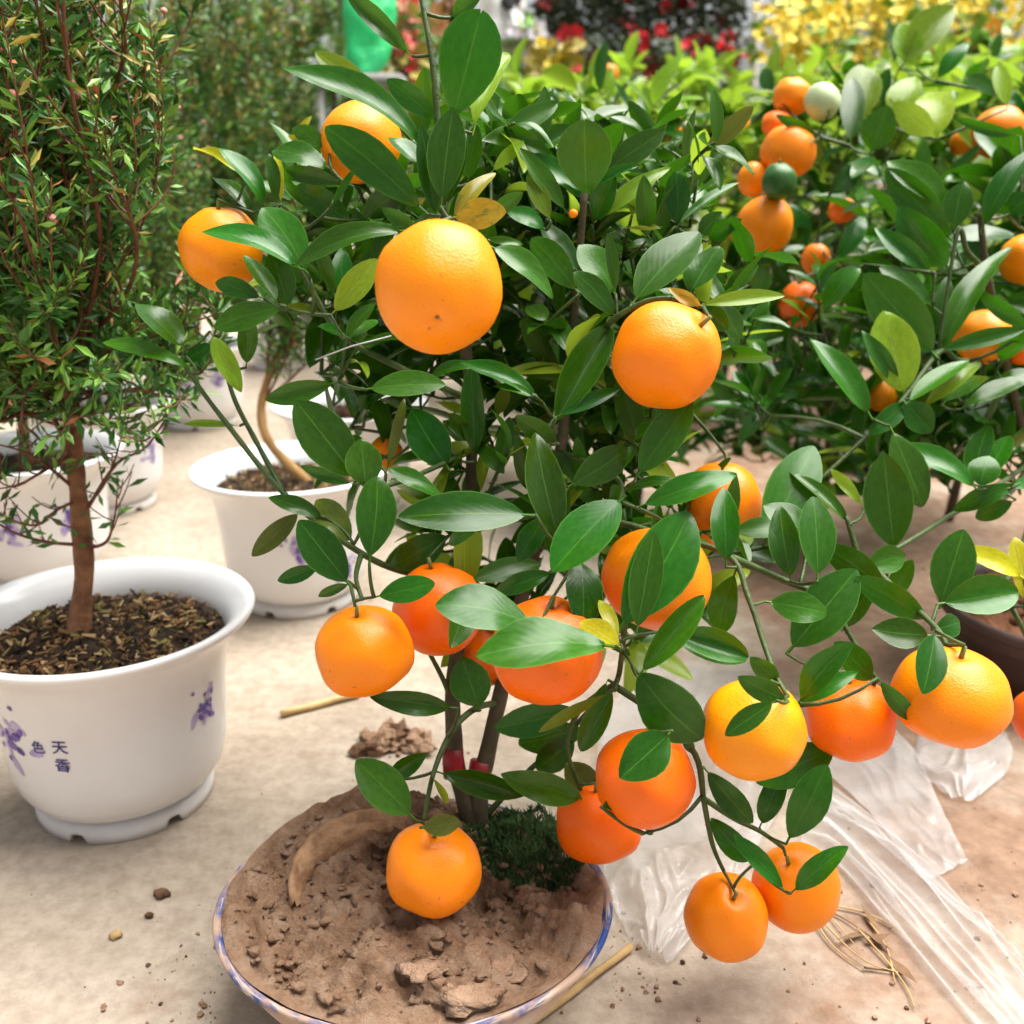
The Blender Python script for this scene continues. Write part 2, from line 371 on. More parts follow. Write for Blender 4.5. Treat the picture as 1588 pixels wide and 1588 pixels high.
def leaf_matrix(base, tip, width, nrm):
    a = tip - base; L = a.length; a = a / L
    n = nrm - a * nrm.dot(a)
    if n.length < 1e-5: n = a.orthogonal()
    n.normalize(); b = a.cross(n)
    M = Matrix(((b.x * width, a.x * L, n.x * L, base.x), (b.y * width, a.y * L, n.y * L, base.y), (b.z * width, a.z * L, n.z * L, base.z), (0, 0, 0, 1)))
    return M
def add_leaf(parent, M, var, mat):
    o = bpy.data.objects.new('leaf', LV[var][0]); C.objects.link(o)
    o.parent = parent; o.matrix_basis = Matrix.Translation(-parent.location) @ M
    if mat is not LEAF:
        o.material_slots[0].link = 'OBJECT'; o.material_slots[0].material = mat
    return o
class Foliage:                      # leaves past the three hundred of a tree: one mesh
    def __init__(s): s.v = []; s.f = []; s.uv = []; s.m = []
    def add(s, M, var, mi):
        _, V, Fc, UV = LV[var]; o = len(s.v)
        s.v.extend(tuple(M @ Vector(p)) for p in V); s.f.extend(tuple(i + o for i in q) for q in Fc)
        for q in Fc:
            for i in q: s.uv.extend(UV[i])
        s.m.extend([mi] * len(Fc))
    def build(s, parent):
        if not s.f: return None
        me = bpy.data.meshes.new('inner_foliage'); me.from_pydata(s.v, [], s.f)
        for m in (LEAF, OLIVE, YOUNG): me.materials.append(m)
        ul = me.uv_layers.new(name='UVMap'); ul.data.foreach_set('uv', s.uv)
        me.polygons.foreach_set('material_index', s.m); me.polygons.foreach_set('use_smooth', [True] * len(s.f)); me.update()
        o = link('inner_foliage', me, parent); o['kind'] = 'stuff'; return o

def curve_pts(a, b, sag, n=5):
    out = []
    for i in range(n + 1):
        t = i / n; p = a.lerp(b, t); p = p + sag * math.sin(PI * t); out.append(p)
    return out
def smooth_path(pts, sub=5):
    pts = [Vector(p) for p in pts]; out = []
    for i in range(len(pts) - 1):
        p0 = pts[max(i - 1, 0)]; p1 = pts[i]; p2 = pts[i + 1]; p3 = pts[min(i + 2, len(pts) - 1)]
        for k in range(sub):
            t = k / sub
            out.append(0.5 * ((2 * p1) + (p2 - p0) * t + (2 * p0 - 5 * p1 + 4 * p2 - p3) * t * t + (3 * p1 - p0 - 3 * p2 + p3) * t ** 3))
    out.append(pts[-1]); return out

class Tree:
    def __init__(s, name, base, label, cat='tree', group=None, bark=BARK, twig=TWIG):
        s.root = empty(name, base); tag(s.root, label, cat, group); s.nodes = []; s.ends = []; s.fol = Foliage(); s.n = 0; s.bark = bark; s.twig = twig; s.cap = 300
    def limb(s, name, pts, r0, r1, mat=None, n=7):
        sp = smooth_path(pts, 6); m = len(sp) - 1
        mb = MB(); rr = [(r0 + (r1 - r0) * (i / m)) * (1 + 0.10 * noise.noise(p * 90)) for i, p in enumerate(sp)]
        mb.tube(sp, rr, n)
        o = mb.build(name, mat or s.bark, s.root)
        s.nodes.extend(sp[1:]); return o
    def leaf(s, base, tip, width, nrm, var, mat, attach=True):
        M = leaf_matrix(base, tip, width, nrm)
        if s.n < s.cap: add_leaf(s.root, M, var, mat); s.n += 1
        else: s.fol.add(M, var, 2 if mat is YOUNG or mat is YELLOW else 1 if mat is OLIVE else 0)
        if attach: s.ends.append(base - (tip - base) * 0.10)
    def traced(s, rows, dflt):
        for r in rows:
            x0, y0, x1, y1, wpx, cls = r[:6]
            d = r[6] if len(r) > 6 and r[6] is not None else dflt
            dd = r[7] if len(r) > 7 and r[7] is not None else (rnd(-0.022, 0.0) if (r[5] in 'dm' and r[3] < r[1] - 25) else rnd(-0.012, 0.012))
            roll = {'l': 42, 'm': 14, 'd': -4, 'g': 12, 'y': 15, 'a': 8, 'o': 0}[cls] + rnd(-6, 6)
            if len(r) > 8: roll = r[8]
            var = r[9] if len(r) > 9 else random.choice((0, 0, 1, 2, 3, 5, 8))
            b = P(x0, y0, d); t = P(x1, y1, d + dd)
            a = (t - b).normalized(); vw = (CAMP - b).normalized()
            n0 = vw - a * vw.dot(a); n0.normalize(); sd = a.cross(n0)
            if sd.z < 0: sd = -sd
            ra = math.radians(roll)
            n = n0 * math.cos(ra) + sd * math.sin(ra)
            wd = wpx * d / F / max(0.5, math.cos(ra)) * 1.04
            s.leaf(b, t, wd, n, var, MATS[cls])
    def shoot(s, o, d, L, k, ll, young=0.0, wide=0.42, upb=0.5):
        # a short shoot with leaves in a spiral
        d = d.normalized(); s1 = d.orthogonal().normalized(); s2 = d.cross(s1)
        e = o + d * L
        s.ends.append(o); s.nodes_extra.append((o, e))
        ph = rnd(0, 6.28)
        for i in range(k):
            t = 0.25 + 0.75 * i / max(1, k - 1)
            ph += 2.4
            b = o.lerp(e, t)
            out = s1 * math.cos(ph) + s2 * math.sin(ph)
            ax = (out * rnd(0.6, 1.0) + d * rnd(0.25, 0.75 + 0.6 * t) + Vector((0, 0, -0.12))).normalized()
            l = ll * rnd(0.7, 1.15); wd = l * wide * rnd(0.85, 1.1)
            nr = (d * 1.0 - out * 0.25 + Vector((0, 0, upb)) + Vector((rnd(-.3, .3), rnd(-.3, .3), rnd(-.3, .3))))
            q = random.random()
            mat = YOUNG if q < young else (OLIVE if q > 0.985 else LEAF)
            s.leaf(b, b + ax * l, wd, nr, random.choice((0, 0, 1, 2, 3, 5, 6, 7, 8)), mat, attach=False)
    nodes_extra = None
    def finish(s):
        mb = MB()
        for o, e in s.nodes_extra or []:
            mb.tube(curve_pts(o, e, Vector((0, 0, 0.002)), 3), [0.0013, 0.0012, 0.0011, 0.0009], 4)
        # join every loose leaf and shoot to the closest wood, nearest first
        todo = sorted(s.ends, key=lambda p: min((p - q).length_squared for q in s.nodes[::3]))
        nodes = list(s.nodes)
        for p in todo:
            best = min(nodes, key=lambda q: (p - q).length_squared)
            L = (p - best).length
            if L > 0.002:
                sag = Vector((rnd(-.08, .08), rnd(-.08, .08), rnd(-0.10, 0.04))) * L
                cp = curve_pts(best, p, sag, 4)
                r0 = min(0.0022, 0.0010 + L * 0.012)
                mb.tube(cp, [r0 + (0.0009 - r0) * i / 4 for i in range(5)], 4)
                nodes.extend(cp[1:])
            else: nodes.append(p)
        if mb.f:
            o = mb.build('twigs', s.twig, s.root); o['kind'] = 'stuff'
        s.fol.build(s.root)

# ------------------------------------------------------------------ fruit
def fruit_mesh(name, squash, seed, rough=0.02, nub=0.0):
    V = []; Fc = []; rows, n = 28, 40
    for i in range(rows + 1):
        ph = PI * i / rows
        for k in range(n):
            th = 2 * PI * k / n
            x, y, z = math.sin(ph) * math.cos(th), math.sin(ph) * math.sin(th), math.cos(ph)
            d = 1 + rough * noise.noise(Vector((x, y, z)) * 1.6 + Vector((seed * 5.7, 0, 0)))
            rr = math.sin(ph)
            dz = -0.10 * math.exp(-(rr / 0.16) ** 2) if z > 0 else 0.07 * math.exp(-(rr / 0.10) ** 2)
            gr = 1 - 0.010 * math.cos(th * 9) * math.exp(-((rr - 0.25) / 0.2) ** 2) * (z > 0)
            V.append((x * d * gr, y * d * gr, (z + dz) * squash * d + (nub * math.exp(-(rr / 0.35) ** 2) if z > 0 else 0)))
    for i in range(rows):
        for k in range(n):
            Fc.append((i * n + k, (i + 1) * n + k, (i + 1) * n + (k + 1) % n, i * n + (k + 1) % n))
    me = bpy.data.meshes.new(name); me.from_pydata(V, [], Fc); me.polygons.foreach_set('use_smooth', [True] * len(Fc)); me.materials.append(ORANGE); me.update(); return me
FRUITS = [fruit_mesh('fruit_skin', s, i, r) for i, (s, r) in enumerate(((0.96, 0.06), (0.90, 0.08), (0.86, 0.06), (1.0, 0.05), (0.93, 0.09)))]
def calyx_mesh():
    mb = MB(); V = [(0, 0, 0.0)]; Fc = []
    for k in range(10):
        a = 2 * PI * k / 10; r = 0.17 if k % 2 == 0 else 0.09
        V.append((r * math.cos(a), r * math.sin(a), 0.015 - r * 0.12))
    for k in range(10): Fc.append((0, 1 + k, 1 + (k + 1) % 10))
    mb.add(V, Fc); mb.tube([(0, 0, -0.02), (0.01, 0, 0.12), (0.03, 0.01, 0.26)], [0.05, 0.045, 0.04], 6)
    return mb.mesh('calyx', CALYX)
CALYX_ME = calyx_mesh()
def blossom_mesh():
    mb = MB(); mb.blob((0, 0, -0.0), 0.045, 3, 6, 0, (1, 1, 0.4)); return mb.mesh('blossom_scar', DRYLEAF)
SCAR_ME = blossom_mesh()
def fruit(name, label, x, y, rx, ry, d, var, mat, pole=None, bottom=None, tree=None, cat='orange', group=None, stem=True):
    c = P(x, y, d); r = rx * d / F
    if pole or bottom:
        q = pole or bottom; dx = (q[0] - x) / rx; dy = (q[1] - y) / ry
        z2 = max(0.02, 1 - dx * dx - dy * dy)
        ax = (RIGHT * dx - UP * dy - FWD * math.sqrt(z2)).normalized()
        if bottom: ax = -ax
    else: ax = Vector((rnd(-.18, .18), rnd(-.25, .12), 1)).normalized()
    o = bpy.data.objects.new(name, FRUITS[var]); C.objects.link(o)
    o.location = c; o.rotation_mode = 'QUATERNION'; o.rotation_quaternion = ax.to_track_quat('Z', 'Y')
    # keep the outline of the photograph: squash follows the fruit's own axis
    o.scale = (r, r, r * max(0.85, min(1.12, (ry / rx) / (0.96, 0.90, 0.86, 1.0, 0.93)[var])))
    if mat is not ORANGE:
        o.material_slots[0].link = 'OBJECT'; o.material_slots[0].material = mat
    tag(o, label, cat, group)
    sq = (0.96, 0.90, 0.86, 1.0, 0.93)[var]
    if stem:
        k = bpy.data.objects.new('calyx', CALYX_ME); C.objects.link(k); k.parent = o; k.location = (0, 0, sq * 0.905)
        b = bpy.data.objects.new('blossom_scar', SCAR_ME); C.objects.link(b); b.parent = o; b.location = (0, 0, -sq * 0.925)
        if tree is not None: tree.ends.append(c + ax * r * sq * 1.22)
    return o

# ------------------------------------------------------------------ white pots
POT_R, POT_H = 0.118, 0.168
BODY = [(0.060, 0.014), (0.066, 0.016), (0.074, 0.022), (0.081, 0.033), (0.0855, 0.050), (0.0875, 0.075), (0.089, 0.100), (0.092, 0.125), (0.097, 0.142), (0.104, 0.153), (0.112, 0.160), (0.1165, 0.1635), (0.118, 0.1665), (0.1165, 0.169), (0.113, 0.1695), (0.107, 0.166), (0.099, 0.158), (0.093, 0.147), (0.090, 0.130), (0.088, 0.11)]
def body_r(z):
    for (r0, z0), (r1, z1) in zip(BODY[:12], BODY[1:12]):
        if z0 <= z <= z1: return r0 + (r1 - r0) * (z - z0) / (z1 - z0)
    return 0.0875
def pot_body_mesh():
    V, Fc = lathe(BODY, 112); mb = MB(); mb.add(V, Fc); return mb.mesh('pot_body', WHITE)
def pot_foot_mesh():
    prof = [(0.050, 0.0), (0.054, 0.016), (0.062, 0.0155), (0.0665, 0.0145), (0.0705, 0.012), (0.0715, 0.007), (0.0712, 0.0008), (0.0655, 0.0), (0.060, 0.0), (0.050, 0.0)]
    V, Fc = lathe(prof, 112); out = []
    for i, (x, y, z) in enumerate(V):
        a = math.degrees(math.atan2(y, x)) % 60
        if a < 9.5 and z < 0.008: z = 0.0085
        out.append((x, y, z))
    mb = MB(); mb.add(out, Fc); return mb.mesh('pot_foot', WHITE)
POT_BODY, POT_FOOT = pot_body_mesh(), pot_foot_mesh()
def cyl_angle(px, py, cx, cy, R=0.0885):
    r = (RIGHT * ((px - 794) / F) + UP * (-(py - 794) / F) + FWD).normalized()
    ox, oy = CAMP.x - cx, CAMP.y - cy
    A = r.x ** 2 + r.y ** 2; B = 2 * (ox * r.x + oy * r.y); Cc = ox * ox + oy * oy - R * R
    D = B * B - 4 * A * Cc
    t = (-B - math.sqrt(max(D, 0))) / (2 * A); p = CAMP + r * t
    return math.atan2(p.y - cy, p.x - cx), p.z
def motif(parent, a0, z0, size, seed, seedn=26):
    rs = random.Random(seed); mb = MB(); lay = 0
    def petal(u, v, lu, lv, rot, mi):
        nonlocal lay; lay += 1
        n = 9; V = []
        for k in range(n):
            t = 2 * PI * k / n; x = math.cos(t) * lu; y = math.sin(t) * lv * (1 + 0.35 * math.cos(t))
            x, y = x * math.cos(rot) - y * math.sin(rot), x * math.sin(rot) + y * math.cos(rot)
            z = z0 + v + y; R = body_r(z) + 0.00025 + lay * 0.00002; an = a0 + (u + x) / R
            V.append((R * math.cos(an), R * math.sin(an), z))
        mb.add(V, [tuple(range(n))], mi)
    for i in range(seedn):
        q = i / seedn; mi = 0 if q < 0.5 else 1 if q < 0.8 else 2
        s = size * (0.34, 0.24, 0.15)[mi] * rs.uniform(0.5, 1.2)
        sp = size * (0.75, 0.55, 0.45)[mi]
        petal(rs.gauss(0, sp * 0.45), rs.gauss(0, sp * 0.65), s, s * rs.uniform(0.35, 0.6), rs.uniform(0, PI), mi)
    for i in range(5):
        petal(rs.uniform(-size, size), rs.uniform(-size, size * 1.2), size * 0.09, size * 0.09, 0, 1)
    return mb.build_local('printed_flower', [PURPLE_PALE, PURPLE, PURPLE_DARK], parent)
def build_local(s, name, mats, parent):
    o = bpy.data.objects.new(name, s.mesh(name, mats)); C.objects.link(o); o.parent = parent; return o
MB.build_local = build_local
def glyph(parent, ch, a0, z0, size, rot):
    cu = bpy.data.curves.new('printed_character', 'FONT'); cu.body = ch; cu.size = size; cu.align_x = 'CENTER'; cu.align_y = 'CENTER'
    cu.offset = size * 0.012
    t = bpy.data.objects.new('printed_character', cu); C.objects.link(t)
    bpy.context.view_layer.update()
    me = bpy.data.meshes.new_from_object(t.evaluated_get(bpy.context.evaluated_depsgraph_get()))
    bpy.data.objects.remove(t); bpy.data.curves.remove(cu)
    for v in me.vertices:
        x, y = v.co.x, v.co.y; x, y = x * math.cos(rot) - y * math.sin(rot), x * math.sin(rot) + y * math.cos(rot)
        z = z0 + y; R = body_r(z) + 0.0006; an = a0 + x / R
        v.co = (R * math.cos(an), R * math.sin(an), z)
    me.materials.clear(); me.materials.append(PURPLE_DARK)
    o = bpy.data.objects.new('printed_character', me); C.objects.link(o); o.parent = parent
def soil_disc(parent_loc, r, z0, label, seed, nfl):
    mb = MB(); V = [(parent_loc[0], parent_loc[1], z0 + 0.004)]; Fc = []; nr, n = 22, 64
    for i in range(1, nr + 1):
        for k in range(n):
            a = 2 * PI * k / n; rr = r * i / nr
            p = Vector((rr * math.cos(a), rr * math.sin(a), 0))
            z = z0 + 0.006 * (1 - (i / nr) ** 2) + 0.0055 * noise.fractal(p * 55 + Vector((seed, 0, 0)), 0.8, 2.1, 4) * (1 if i < nr else 0.4)
            V.append((parent_loc[0] + p.x, parent_loc[1] + p.y, z))
    for k in range(n): Fc.append((0, 1 + k, 1 + (k + 1) % n))
    for i in range(nr - 1):
        for k in range(n):
            a = 1 + i * n; b = a + n; Fc.append((a + k, b + k, b + (k + 1) % n, a + (k + 1) % n))
    mb.add(V, Fc, 0)
    rs = random.Random(seed)
    for i in range(nfl):                                       # bark flakes lying loose on top
        a = rs.uniform(0, 2 * PI); rr = r * 0.96 * math.sqrt(rs.random())
        c = Vector((parent_loc[0] + rr * math.cos(a), parent_loc[1] + rr * math.sin(a), z0 + 0.006 * (1 - (rr / r) ** 2) + rs.uniform(0.001, 0.005)))
        d = Vector((rs.gauss(0, 1), rs.gauss(0, 1), rs.gauss(0, .45))).normalized(); s = d.orthogonal().normalized(); u = d.cross(s)
        l = rs.uniform(0.003, 0.012); wd = rs.uniform(0.0006, 0.0016); th = wd * 0.4
        q = [c + d * l * x * 0.5 + s * wd * y + u * th * zz for x in (-1, 1) for y in (-1 + .5 * (x > 0), 1 - .6 * (x > 0)) for zz in (-1, 1)]
        mb.add(q, [(0, 1, 3, 2), (4, 6, 7, 5), (0, 4, 5, 1), (2, 3, 7, 6), (0, 2, 6, 4), (1, 5, 7, 3)], rs.choice((1, 1, 1, 1, 2, 0, 0, 0, 3) if i % 7 else (3, 2, 1)))
    for i in range(70):
        a = rs.uniform(0, 2 * PI); rr = r * 0.95 * math.sqrt(rs.random())
        mb.blob((parent_loc[0] + rr * math.cos(a), parent_loc[1] + rr * math.sin(a), z0 + 0.004), rs.uniform(0.002, 0.005), i, 6, rs.choice((0, 0, 1)))
    o = mb.build('potting_soil', [SOIL, FLAKE1, FLAKE2, FLAKE3], None, False)
    tag(o, label, 'soil', kind='stuff'); return o
def pot(x, y, label, soil_label, rot=0.0, prints=(), seed=1, nfl=500):
    e = empty('flower_pot', (x, y, 0)); tag(e, label, 'pot', 'white pots with purple print')
    b = bpy.data.objects.new('pot_body', POT_BODY); C.objects.link(b); b.parent = e
    f = bpy.data.objects.new('pot_foot', POT_FOOT); C.objects.link(f); f.parent = e; f.rotation_euler = (0, 0, rot)
    for (px, py, sz) in prints:
        a, z = cyl_angle(px, py, x, y); motif(e, a, z, sz, seed * 17 + int(px))
    soil_disc((x, y, 0), 0.0915, 0.143, soil_label, seed, nfl)
    return e
P1 = (-0.326, 0.749); P2 = (-0.262, 1.172); P3 = (-0.61, 1.24); P4 = (-0.637, 1.54); P5 = (-0.645, 2.09); P6 = (-0.245, 1.52); P7 = (-0.62, 2.75)
e1 = pot(*P1, 'large white pot with purple lettering in the left foreground', 'bark-flecked dark soil in the foreground white pot', math.radians(-100 - 4), [(317, 1096, 0.019), (20, 1142, 0.026)], 1, 900)
for ch, px, py, sz, ro in (('色', 60, 1160, 0.0115, 0.10), ('天', 93, 1160, 0.0125, 0.0), ('香', 97, 1189, 0.0125, -0.1)):
    a, z = cyl_angle(px, py, *P1); glyph(e1, ch, a, z, sz, ro)
pot(*P2, 'white pot with tan trunk standing behind the low orange clusters', 'dark soil in the white pot with the tan trunk', math.radians(-112), [(465, 852, 0.022), (540, 880, 0.022)], 2, 400)
pot(*P3, 'white pot cut by the left edge behind the foreground pot', 'soil in the white pot at the left edge', 0.3, [(105, 808, 0.022), (15, 822, 0.022)], 3, 120)
pot(*P4, 'white pot with purple bloom behind the reddish trunk', 'soil in the white pot behind the reddish trunk', math.radians(-96), [(236, 700, 0.026)], 4, 120)
pot(*P5, 'farthest visible white pot above the pale concrete gap', 'soil in the farthest visible white pot', 0.5, [(285, 590, 0.026), (340, 585, 0.024)], 5, 60)
pot(*P6, 'white pot half hidden behind the pot with tan trunk', 'soil in the white pot hidden behind another', 0.2, [(470, 700, 0.014)], 6, 60)
pot(*P7, 'white pot hidden at the back of the left row', 'soil in the back pot of the left row', 0.2, [], 7, 30)

# ------------------------------------------------------------------ needle-leaved flowering shrubs in the white pots
def sphere_mesh(name, mat, r):
    mb = MB(); mb.blob((0, 0, 0), r, 2, 8, 0, (1, 1, 0.85), 0.08); return mb.mesh(name, mat)
BUD_ME = sphere_mesh('flower_bud', BUD, 0.0033)
def tea_tree(label, trunk, r0, top, ctr, ext, nlimb, nshoot, seed, ytop=0.1, nbud=24, bark=TEA_BARK, needle=0.0115, low=(), skirt=0, skf=.62, dens=560):
    rs = random.Random(seed)
    root = empty('flowering_shrub', trunk[0]); tag(root, label, 'shrub', 'needle-leaved shrubs in white pots')
    mb = MB(); sp = smooth_path(trunk, 6); m = len(sp) - 1
    mb.tube(sp, [r0 * (1.25 - 0.25 * min(1, i / 4)) * (1 - 0.35 * i / m) * (1 + 0.16 * noise.noise(p * 60)) for i, p in enumerate(sp)], 9)
    mb.build('trunk', bark, root)
    ctr = Vector(ctr); fo = MB(); tw = MB(); tips = []
    def needles(pts, dens, yl):
        L = sum((pts[i + 1] - pts[i]).length for i in range(len(pts) - 1)); k = max(3, int(L * dens))
        for i in range(k):
            t = i / k; f = t * (len(pts) - 1); a = int(f); p = pts[a].lerp(pts[a + 1], f - a); d = (pts[a + 1] - pts[a]).normalized()
            s1 = d.orthogonal().normalized(); s2 = d.cross(s1); ph = rs.uniform(0, 2 * PI)
            out = s1 * math.cos(ph) + s2 * math.sin(ph)
            ax = (out + d * rs.uniform(0.2, 1.3)).normalized(); l = needle * rs.uniform(0.6, 1.35); wd = l * rs.uniform(0.10, 0.17)
            sd = ax.cross(Vector((rs.gauss(0, 1), rs.gauss(0, 1), rs.gauss(0, 1)))).normalized()
            e = p + ax * l; mid = p + ax * l * 0.55 + ax.cross(sd) * l * 0.05
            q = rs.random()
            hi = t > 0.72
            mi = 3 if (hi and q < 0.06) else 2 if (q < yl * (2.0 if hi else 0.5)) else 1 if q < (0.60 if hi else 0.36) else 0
            fo.add([p, mid + sd * wd, e, mid - sd * wd], [(0, 1, 2, 3)], mi)
    for i in range(nlimb):
        a = rs.uniform(0, 2 * PI); q = math.sqrt(rs.random()) if i > 2 else rs.uniform(0, .4)
        f0 = rs.uniform(0.35, 1.0) ** 0.6; b = sp[min(m, int(f0 * m))] if i % 3 else sp[-1]
        hz = ctr.z + ext[2] * rs.uniform(-0.9, 1.0) * (1 - 0.15 * q)
        e = Vector((ctr.x + ext[0] * q * math.cos(a), ctr.y + ext[1] * q * math.sin(a), hz))
        mid = b.lerp(e, 0.4) + Vector((math.cos(a), math.sin(a), 0)) * ext[0] * 0.30 * q
        pts = smooth_path([b, b.lerp(mid, .5) + Vector((0, 0, -.004)), mid, mid.lerp(e, .5) + Vector((rs.uniform(-.01, .01), rs.uniform(-.01, .01), 0)), e], 4)
        lm = MB(); n_ = len(pts) - 1
        lm.tube(pts, [min(.0024, r0 * 0.24) * (1 - 0.75 * j / n_) + 0.0005 for j in range(n_ + 1)], 5)
        lm.build('branch', TEA_TWIG, root)
        for j in range(nshoot):
            t = rs.uniform(0.22, 1.0); f = t * n_; k = min(n_ - 1, int(f)); p = pts[k].lerp(pts[k + 1], f - k)
            aa = rs.uniform(0, 2 * PI); L = rs.choice((.05, .08, .10, .13, .19)) * rs.uniform(.8, 1.2) * (ext[2] / 0.25)
            e2 = p + Vector((math.cos(aa) * rs.uniform(.15, .5), math.sin(aa) * rs.uniform(.15, .5), rs.uniform(0.5, 1.0))) * L
            sp2 = curve_pts(p, e2, Vector((math.cos(aa), math.sin(aa), -.3)) * L * 0.12, 5)
            tw.tube(sp2, [0.0011, 0.001, 0.0009, 0.0008, 0.0007, 0.0005], 3, cap=False)
            up = (e2.z - ctr.z) / ext[2]
            needles(sp2, dens, ytop * max(0.15, 0.4 + up)); tips.append(sp2)
    for i in range(skirt):
        b = sp[int(rs.uniform(skf, skf + .16) * m)]; a = rs.uniform(0, 2 * PI); q = rs.uniform(.45, 1.0)
        e = b + Vector((math.cos(a) * ext[0] * q, math.sin(a) * ext[1] * q, rs.uniform(.0, .06)))
        q = curve_pts(b, e, Vector((0, 0, rs.uniform(-.004, .012))), 7); tw.tube(q, [.0015 - .00012 * j for j in range(8)], 4); needles(q[2:], 330, .03)
        for j in range(6):
            p = q[rs.randint(2, 7)]; aa = rs.uniform(0, 6.28); L = rs.uniform(.025, .06)
            s_ = curve_pts(p, p + Vector((math.cos(aa) * .6, math.sin(aa) * .6, rs.uniform(.0, .9))) * L, Vector((0, 0, -.004)), 4); tw.tube(s_, [.0009, .0008, .0007, .0006, .0004], 3, cap=False); needles(s_, 480, .04)
    for pl in low:                                             # bare fine twigs low on the trunk
        q = smooth_path([Vector(p) for p in pl], 5)
        tw.tube(q, [0.0016 - 0.0010 * i / (len(q) - 1) for i in range(len(q))], 4)
        for k in range(3, len(q), 2):
            d = Vector((rs.gauss(0, .5), rs.gauss(0, .5), rs.uniform(-.2, 1))).normalized(); L = rs.uniform(.015, .035)
            s_ = curve_pts(q[k], q[k] + d * L, Vector((0, 0, -.003)), 3); tw.tube(s_, [.0008, .0007, .0006, .0004], 3, cap=False)
            needles(s_, 110, 0.02)
    if tw.f: o = tw.build('shoots', TEA_TWIG, root); o['kind'] = 'stuff'
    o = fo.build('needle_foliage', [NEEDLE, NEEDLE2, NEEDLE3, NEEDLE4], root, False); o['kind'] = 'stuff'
    for i in range(nbud):
        s_ = rs.choice(tips); p = s_[rs.randint(1, 5)]
        b = bpy.data.objects.new('flower_bud', BUD_ME); C.objects.link(b); b.parent = root
        b.location = p + Vector((rs.uniform(-.003, .003), rs.uniform(-.003, .003), 0)) - root.location; k = rs.uniform(0.7, 1.15); b.scale = (k, k, k)
    return root
def crown(px, d, ytop, ybot, hw):
    a = P(px, ybot, d); b = P(px, ytop, d); return (a.x, a.y, 0.5 * (a.z + b.z)), (hw * d / F, hw * d / F * 1.1, 0.5 * abs(b.z - a.z))
c, e = crown(70, 0.83, -190, 735, 250)
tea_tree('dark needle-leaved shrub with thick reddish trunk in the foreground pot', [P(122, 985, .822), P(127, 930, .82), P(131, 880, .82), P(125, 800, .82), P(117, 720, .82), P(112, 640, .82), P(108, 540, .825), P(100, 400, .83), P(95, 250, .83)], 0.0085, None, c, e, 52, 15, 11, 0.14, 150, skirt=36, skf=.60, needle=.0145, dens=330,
    low=[[P(122, 775, .82), P(90, 790, .80), P(50, 815, .78), P(-20, 790, .77)], [P(124, 845, .82), P(70, 840, .80), P(20, 825, .78), P(-20, 800, .78)], [P(135, 785, .82), P(165, 745, .80), P(185, 690, .79), P(196, 630, .79)],
         [P(135, 790, .82), P(180, 720, .81), P(230, 690, .80), P(275, 615, .80)], [P(118, 760, .82), P(70, 720, .80), P(35, 700, .79), P(0, 690, .78)], [P(118, 740, .82), P(80, 700, .84), P(40, 660, .85), P(10, 620, .86)],
         [P(135, 850, .82), P(165, 840, .81), P(178, 800, .80), P(182, 760, .80)], [P(118, 700, .82), P(60, 735, .79), P(20, 755, .78), P(-10, 740, .78)]])
def ptrunk(pt, lean, h): return [Vector((pt[0], pt[1], 0.145)), Vector((pt[0] + lean * .2, pt[1], 0.145 + h * .35)), Vector((pt[0] + lean * .5, pt[1], 0.145 + h * .7)), Vector((pt[0] + lean, pt[1], 0.145 + h))]
c, e = crown(20, 1.30, 40, 660, 200); tea_tree('needle-leaved shrub at the left edge behind the thick reddish trunk', ptrunk(P3, 0.01, .12), 0.008, None, c, e, 34, 15, 12, 0.08, 30, needle=.013, skirt=20, skf=.8)
c, e = crown(190, 1.60, 10, 620, 195); tea_tree('needle-leaved shrub rising just right of the thick reddish trunk', ptrunk(P4, 0.02, .12), 0.009, None, c, e, 40, 17, 13, 0.14, 40, skirt=20, skf=.8, low=[[Vector((P4[0] + .04, P4[1] - .02, .2)), Vector((P4[0] + .10, P4[1] - .05, .24)), Vector((P4[0] + .13, P4[1] - .08, .30))]])
c, e = crown(345, 2.10, -20, 540, 155); tea_tree('yellow-tipped needle-leaved shrub left of the bright green bag', ptrunk(P5, 0.02, .12), 0.009, None, c, e, 40, 17, 14, 0.16, 60, needle=0.017)
c, e = crown(455, 2.75, -30, 330, 120); tea_tree('yellowish needle-leaved shrub farthest back in the left row', ptrunk(P7, 0.03, .14), 0.009, None, c, e, 34, 16, 15, 0.28, 50, needle=0.019)
c, e = crown(490, 1.23, 330, 600, 95)
tea_tree('needle-leaved shrub with tan trunk behind the citrus', [Vector((P2[0] + .02, P2[1], .145)), P(420, 690, 1.20), P(405, 640, 1.20), P(415, 590, 1.2), P(440, 530, 1.21)], 0.0062, None, c, e, 12, 9, 16, 0.05, 8, bark=TAN_BARK)
c, e = crown(560, 1.55, 280, 560, 90); tea_tree('needle-leaved shrub hidden behind the citrus crown', ptrunk(P6, 0.0, .12), 0.008, None, c, e, 10, 9, 17, 0.1, 6)

